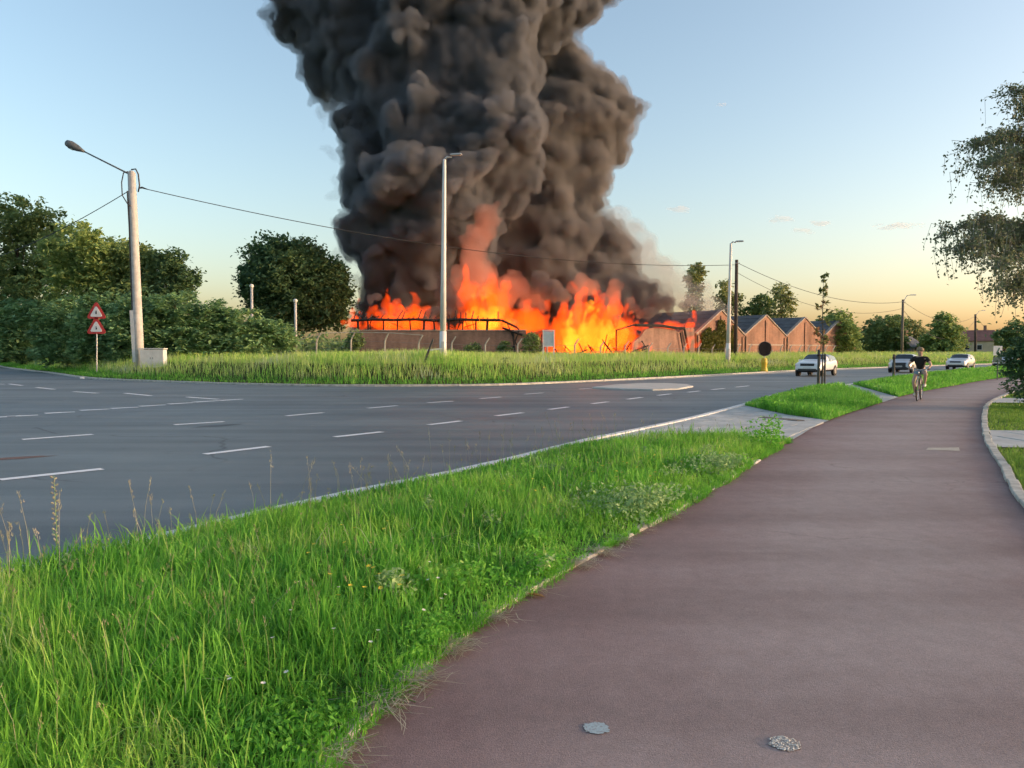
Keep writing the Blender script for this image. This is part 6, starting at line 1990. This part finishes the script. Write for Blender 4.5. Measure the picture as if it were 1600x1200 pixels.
for k in range(46):
    y = R.uniform(2.3, 13.5)
    a_ = NEAR[np.argmin(np.abs(NEAR[:, 1] - y))][0]; b_ = PATH_L[np.argmin(np.abs(PATH_L[:, 1] - y))][0]
    c = np.array([a_ + (b_ - a_) * R.uniform(0.15, 0.97), y])
    nn = int(R.uniform(60, 240)); rd_ = R.uniform(0.08, 0.28)
    d = R.normal(size=(nn, 2)) * rd_ * 0.6
    q = c + d
    q = q[in_poly(q, V1)]
    z = 0.06 + R.uniform(0.3, 1, len(q)) ** 0.8 * R.uniform(0.10, 0.24) * np.exp(-((q - c) ** 2).sum(1) / (rd_ * rd_) * 0.6)
    (Cw if k % 2 else Cw2).append(np.column_stack([q, z]))
o = leaves("verge_weeds", np.vstack(Cw), 0.024, R, 0.25, 1.6, None, GM_WEED); tag(o, "scattered grey-green broad-leaved weeds among the verge grass", "weeds", None, "stuff")
o = leaves("verge_weeds", np.vstack(Cw2), 0.028, R, 0.25, 1.3, None, GM_LUSH); tag(o, "scattered fresh green broad-leaved weeds among the verge grass", "weeds", None, "stuff")
mb = MB()
for k in range(420):
    y = 2.2 + 11.5 * R.uniform(0, 1) ** 1.3
    a_ = NEAR[np.argmin(np.abs(NEAR[:, 1] - y))][0]; b_ = PATH_L[np.argmin(np.abs(PATH_L[:, 1] - y))][0]
    q = (a_ + (b_ - a_) * R.uniform(0.05, 0.85), y)
    h = R.uniform(0.22, 0.46); ln = R.normal(0, 0.08, 2)
    a = Vector((q[0], q[1], 0.04)); m_ = a + Vector((ln[0] * .3, ln[1] * .3, h * 0.62)); c = a + Vector((ln[0], ln[1], h))
    mb.tube([a, m_, c], [0.0017, 0.0014, 0.0008], 3, caps=False)
    for j in range(6):
        s_ = c.lerp(m_, R.uniform(0, 0.5)) + Vector(R.normal(0, 0.006, 3))
        mb.tube([s_, s_ + Vector((R.normal(0, 0.006), R.normal(0, 0.006), 0.016))], [0.0026, 0.0008], 3, caps=False)
o = mb.build("seed_grass", GM_SEED, None); tag(o, "pale seeding grass stems all through the verge", "grass", None, "stuff")
# dry straw lying along the path edge
n = 2600
i = R.integers(0, len(PATH_L[(PATH_L[:, 1] > 2.2) & (PATH_L[:, 1] < 9)]), n)
Pe = PATH_L[(PATH_L[:, 1] > 2.2) & (PATH_L[:, 1] < 9)][i] + R.normal(0, 0.05, (n, 2)) + np.array([0.03, -0.02])
kq = hfield(Pe, 1.1, 2) + R.uniform(-0.2, 0.2, n) > 0.52
Pe = Pe[kq]; n = len(Pe)
a = np.column_stack([Pe, R.uniform(0.036, 0.085, n)])
an = R.uniform(0, 6.28, n); ln = R.uniform(0.05, 0.2, n)
dv_ = np.stack([np.cos(an) * ln, np.sin(an) * ln, R.normal(0, 0.012, n)], 1)
nn_ = np.stack([-np.sin(an), np.cos(an), np.zeros(n)], 1) * 0.0019
bnd = nn_ * R.normal(0, 8, n)[:, None]
V = np.stack([a - nn_, a + nn_, a + dv_ * .5 + bnd + nn_, a + dv_ * .5 + bnd - nn_, a + dv_ + nn_ * .4, a + dv_ - nn_ * .4], 1)
V[:, :, 2] = np.maximum(V[:, :, 2], 0.034)
b0_ = np.arange(n)[:, None] * 6
me = mesh_np("dry_straw", V.reshape(-1, 3), np.concatenate([b0_ + [[0, 1, 2, 3]], b0_ + [[3, 2, 4, 5]]]))
tag(link("dry_straw", me, None, [GM_STRAW]), "dry straw lying along the grassy path edge", "straw", None, "stuff")
# small flowers
m_fy = mat("yellow_petals", (0.75, 0.55, 0.04), 0.6, 0.2, 20); m_fw = mat("white_petals", (0.78, 0.78, 0.70), 0.6, 0.1, 20); m_stem = mat("flower_stem", (0.10, 0.17, 0.03), 0.7, 0.2, 10)
def flower_mesh(r, hgt, m):
    mb = MB()
    mb.tube([(0, 0, 0), (0.01, 0, hgt)], [0.0015, 0.001], 3, 1)
    for k in range(6):
        t = k * math.pi / 3
        mb.add([(0.01, 0, hgt), (0.01 + math.cos(t - .4) * r, math.sin(t - .4) * r, hgt + r * .35), (0.01 + math.cos(t + .4) * r, math.sin(t + .4) * r, hgt + r * .35)], [(0, 1, 2)], 0)
    me = bpy.data.meshes.new("flower"); me.from_pydata(mb.v, [], mb.f); me.materials.append(m); me.materials.append(m_stem)
    me.polygons.foreach_set("material_index", np.array(mb.m, dtype=np.int32)); return me
fm = [flower_mesh(0.016, 0.25, m_fy), flower_mesh(0.011, 0.22, m_fw), flower_mesh(0.014, 0.3, m_fy)]
fl_spots = [(980, 735, 90, 26, 24, 0), (1075, 785, 14, 6, 6, 0), (590, 915, 60, 35, 9, 0), (700, 940, 80, 50, 10, 1), (500, 990, 120, 60, 9, 1), (560, 850, 90, 30, 9, 0), (830, 770, 80, 25, 8, 0), (370, 1090, 60, 30, 3, 1)]
for u, v, su, sv_, k, kind in fl_spots:
    for j in range(k):
        q = G(u + R.normal(0, su * 0.6), v + R.normal(0, sv_ * 0.6), 0.25)
        if not in_poly(np.array([q[:2]]), V1)[0]: continue
        o = link("flower", fm[kind if j % 3 else (2 if kind == 0 else 1)])
        o.location = (q[0], q[1], 0.05); o.rotation_euler = (R.normal(0, .15), R.normal(0, .15), R.uniform(0, 6))
        tag(o, ("tiny yellow flower dotting the verge grass" if kind == 0 else "tiny white flower dotting the verge grass"), "flower", "yellow flowers in the verge" if kind == 0 else "white flowers in the verge")
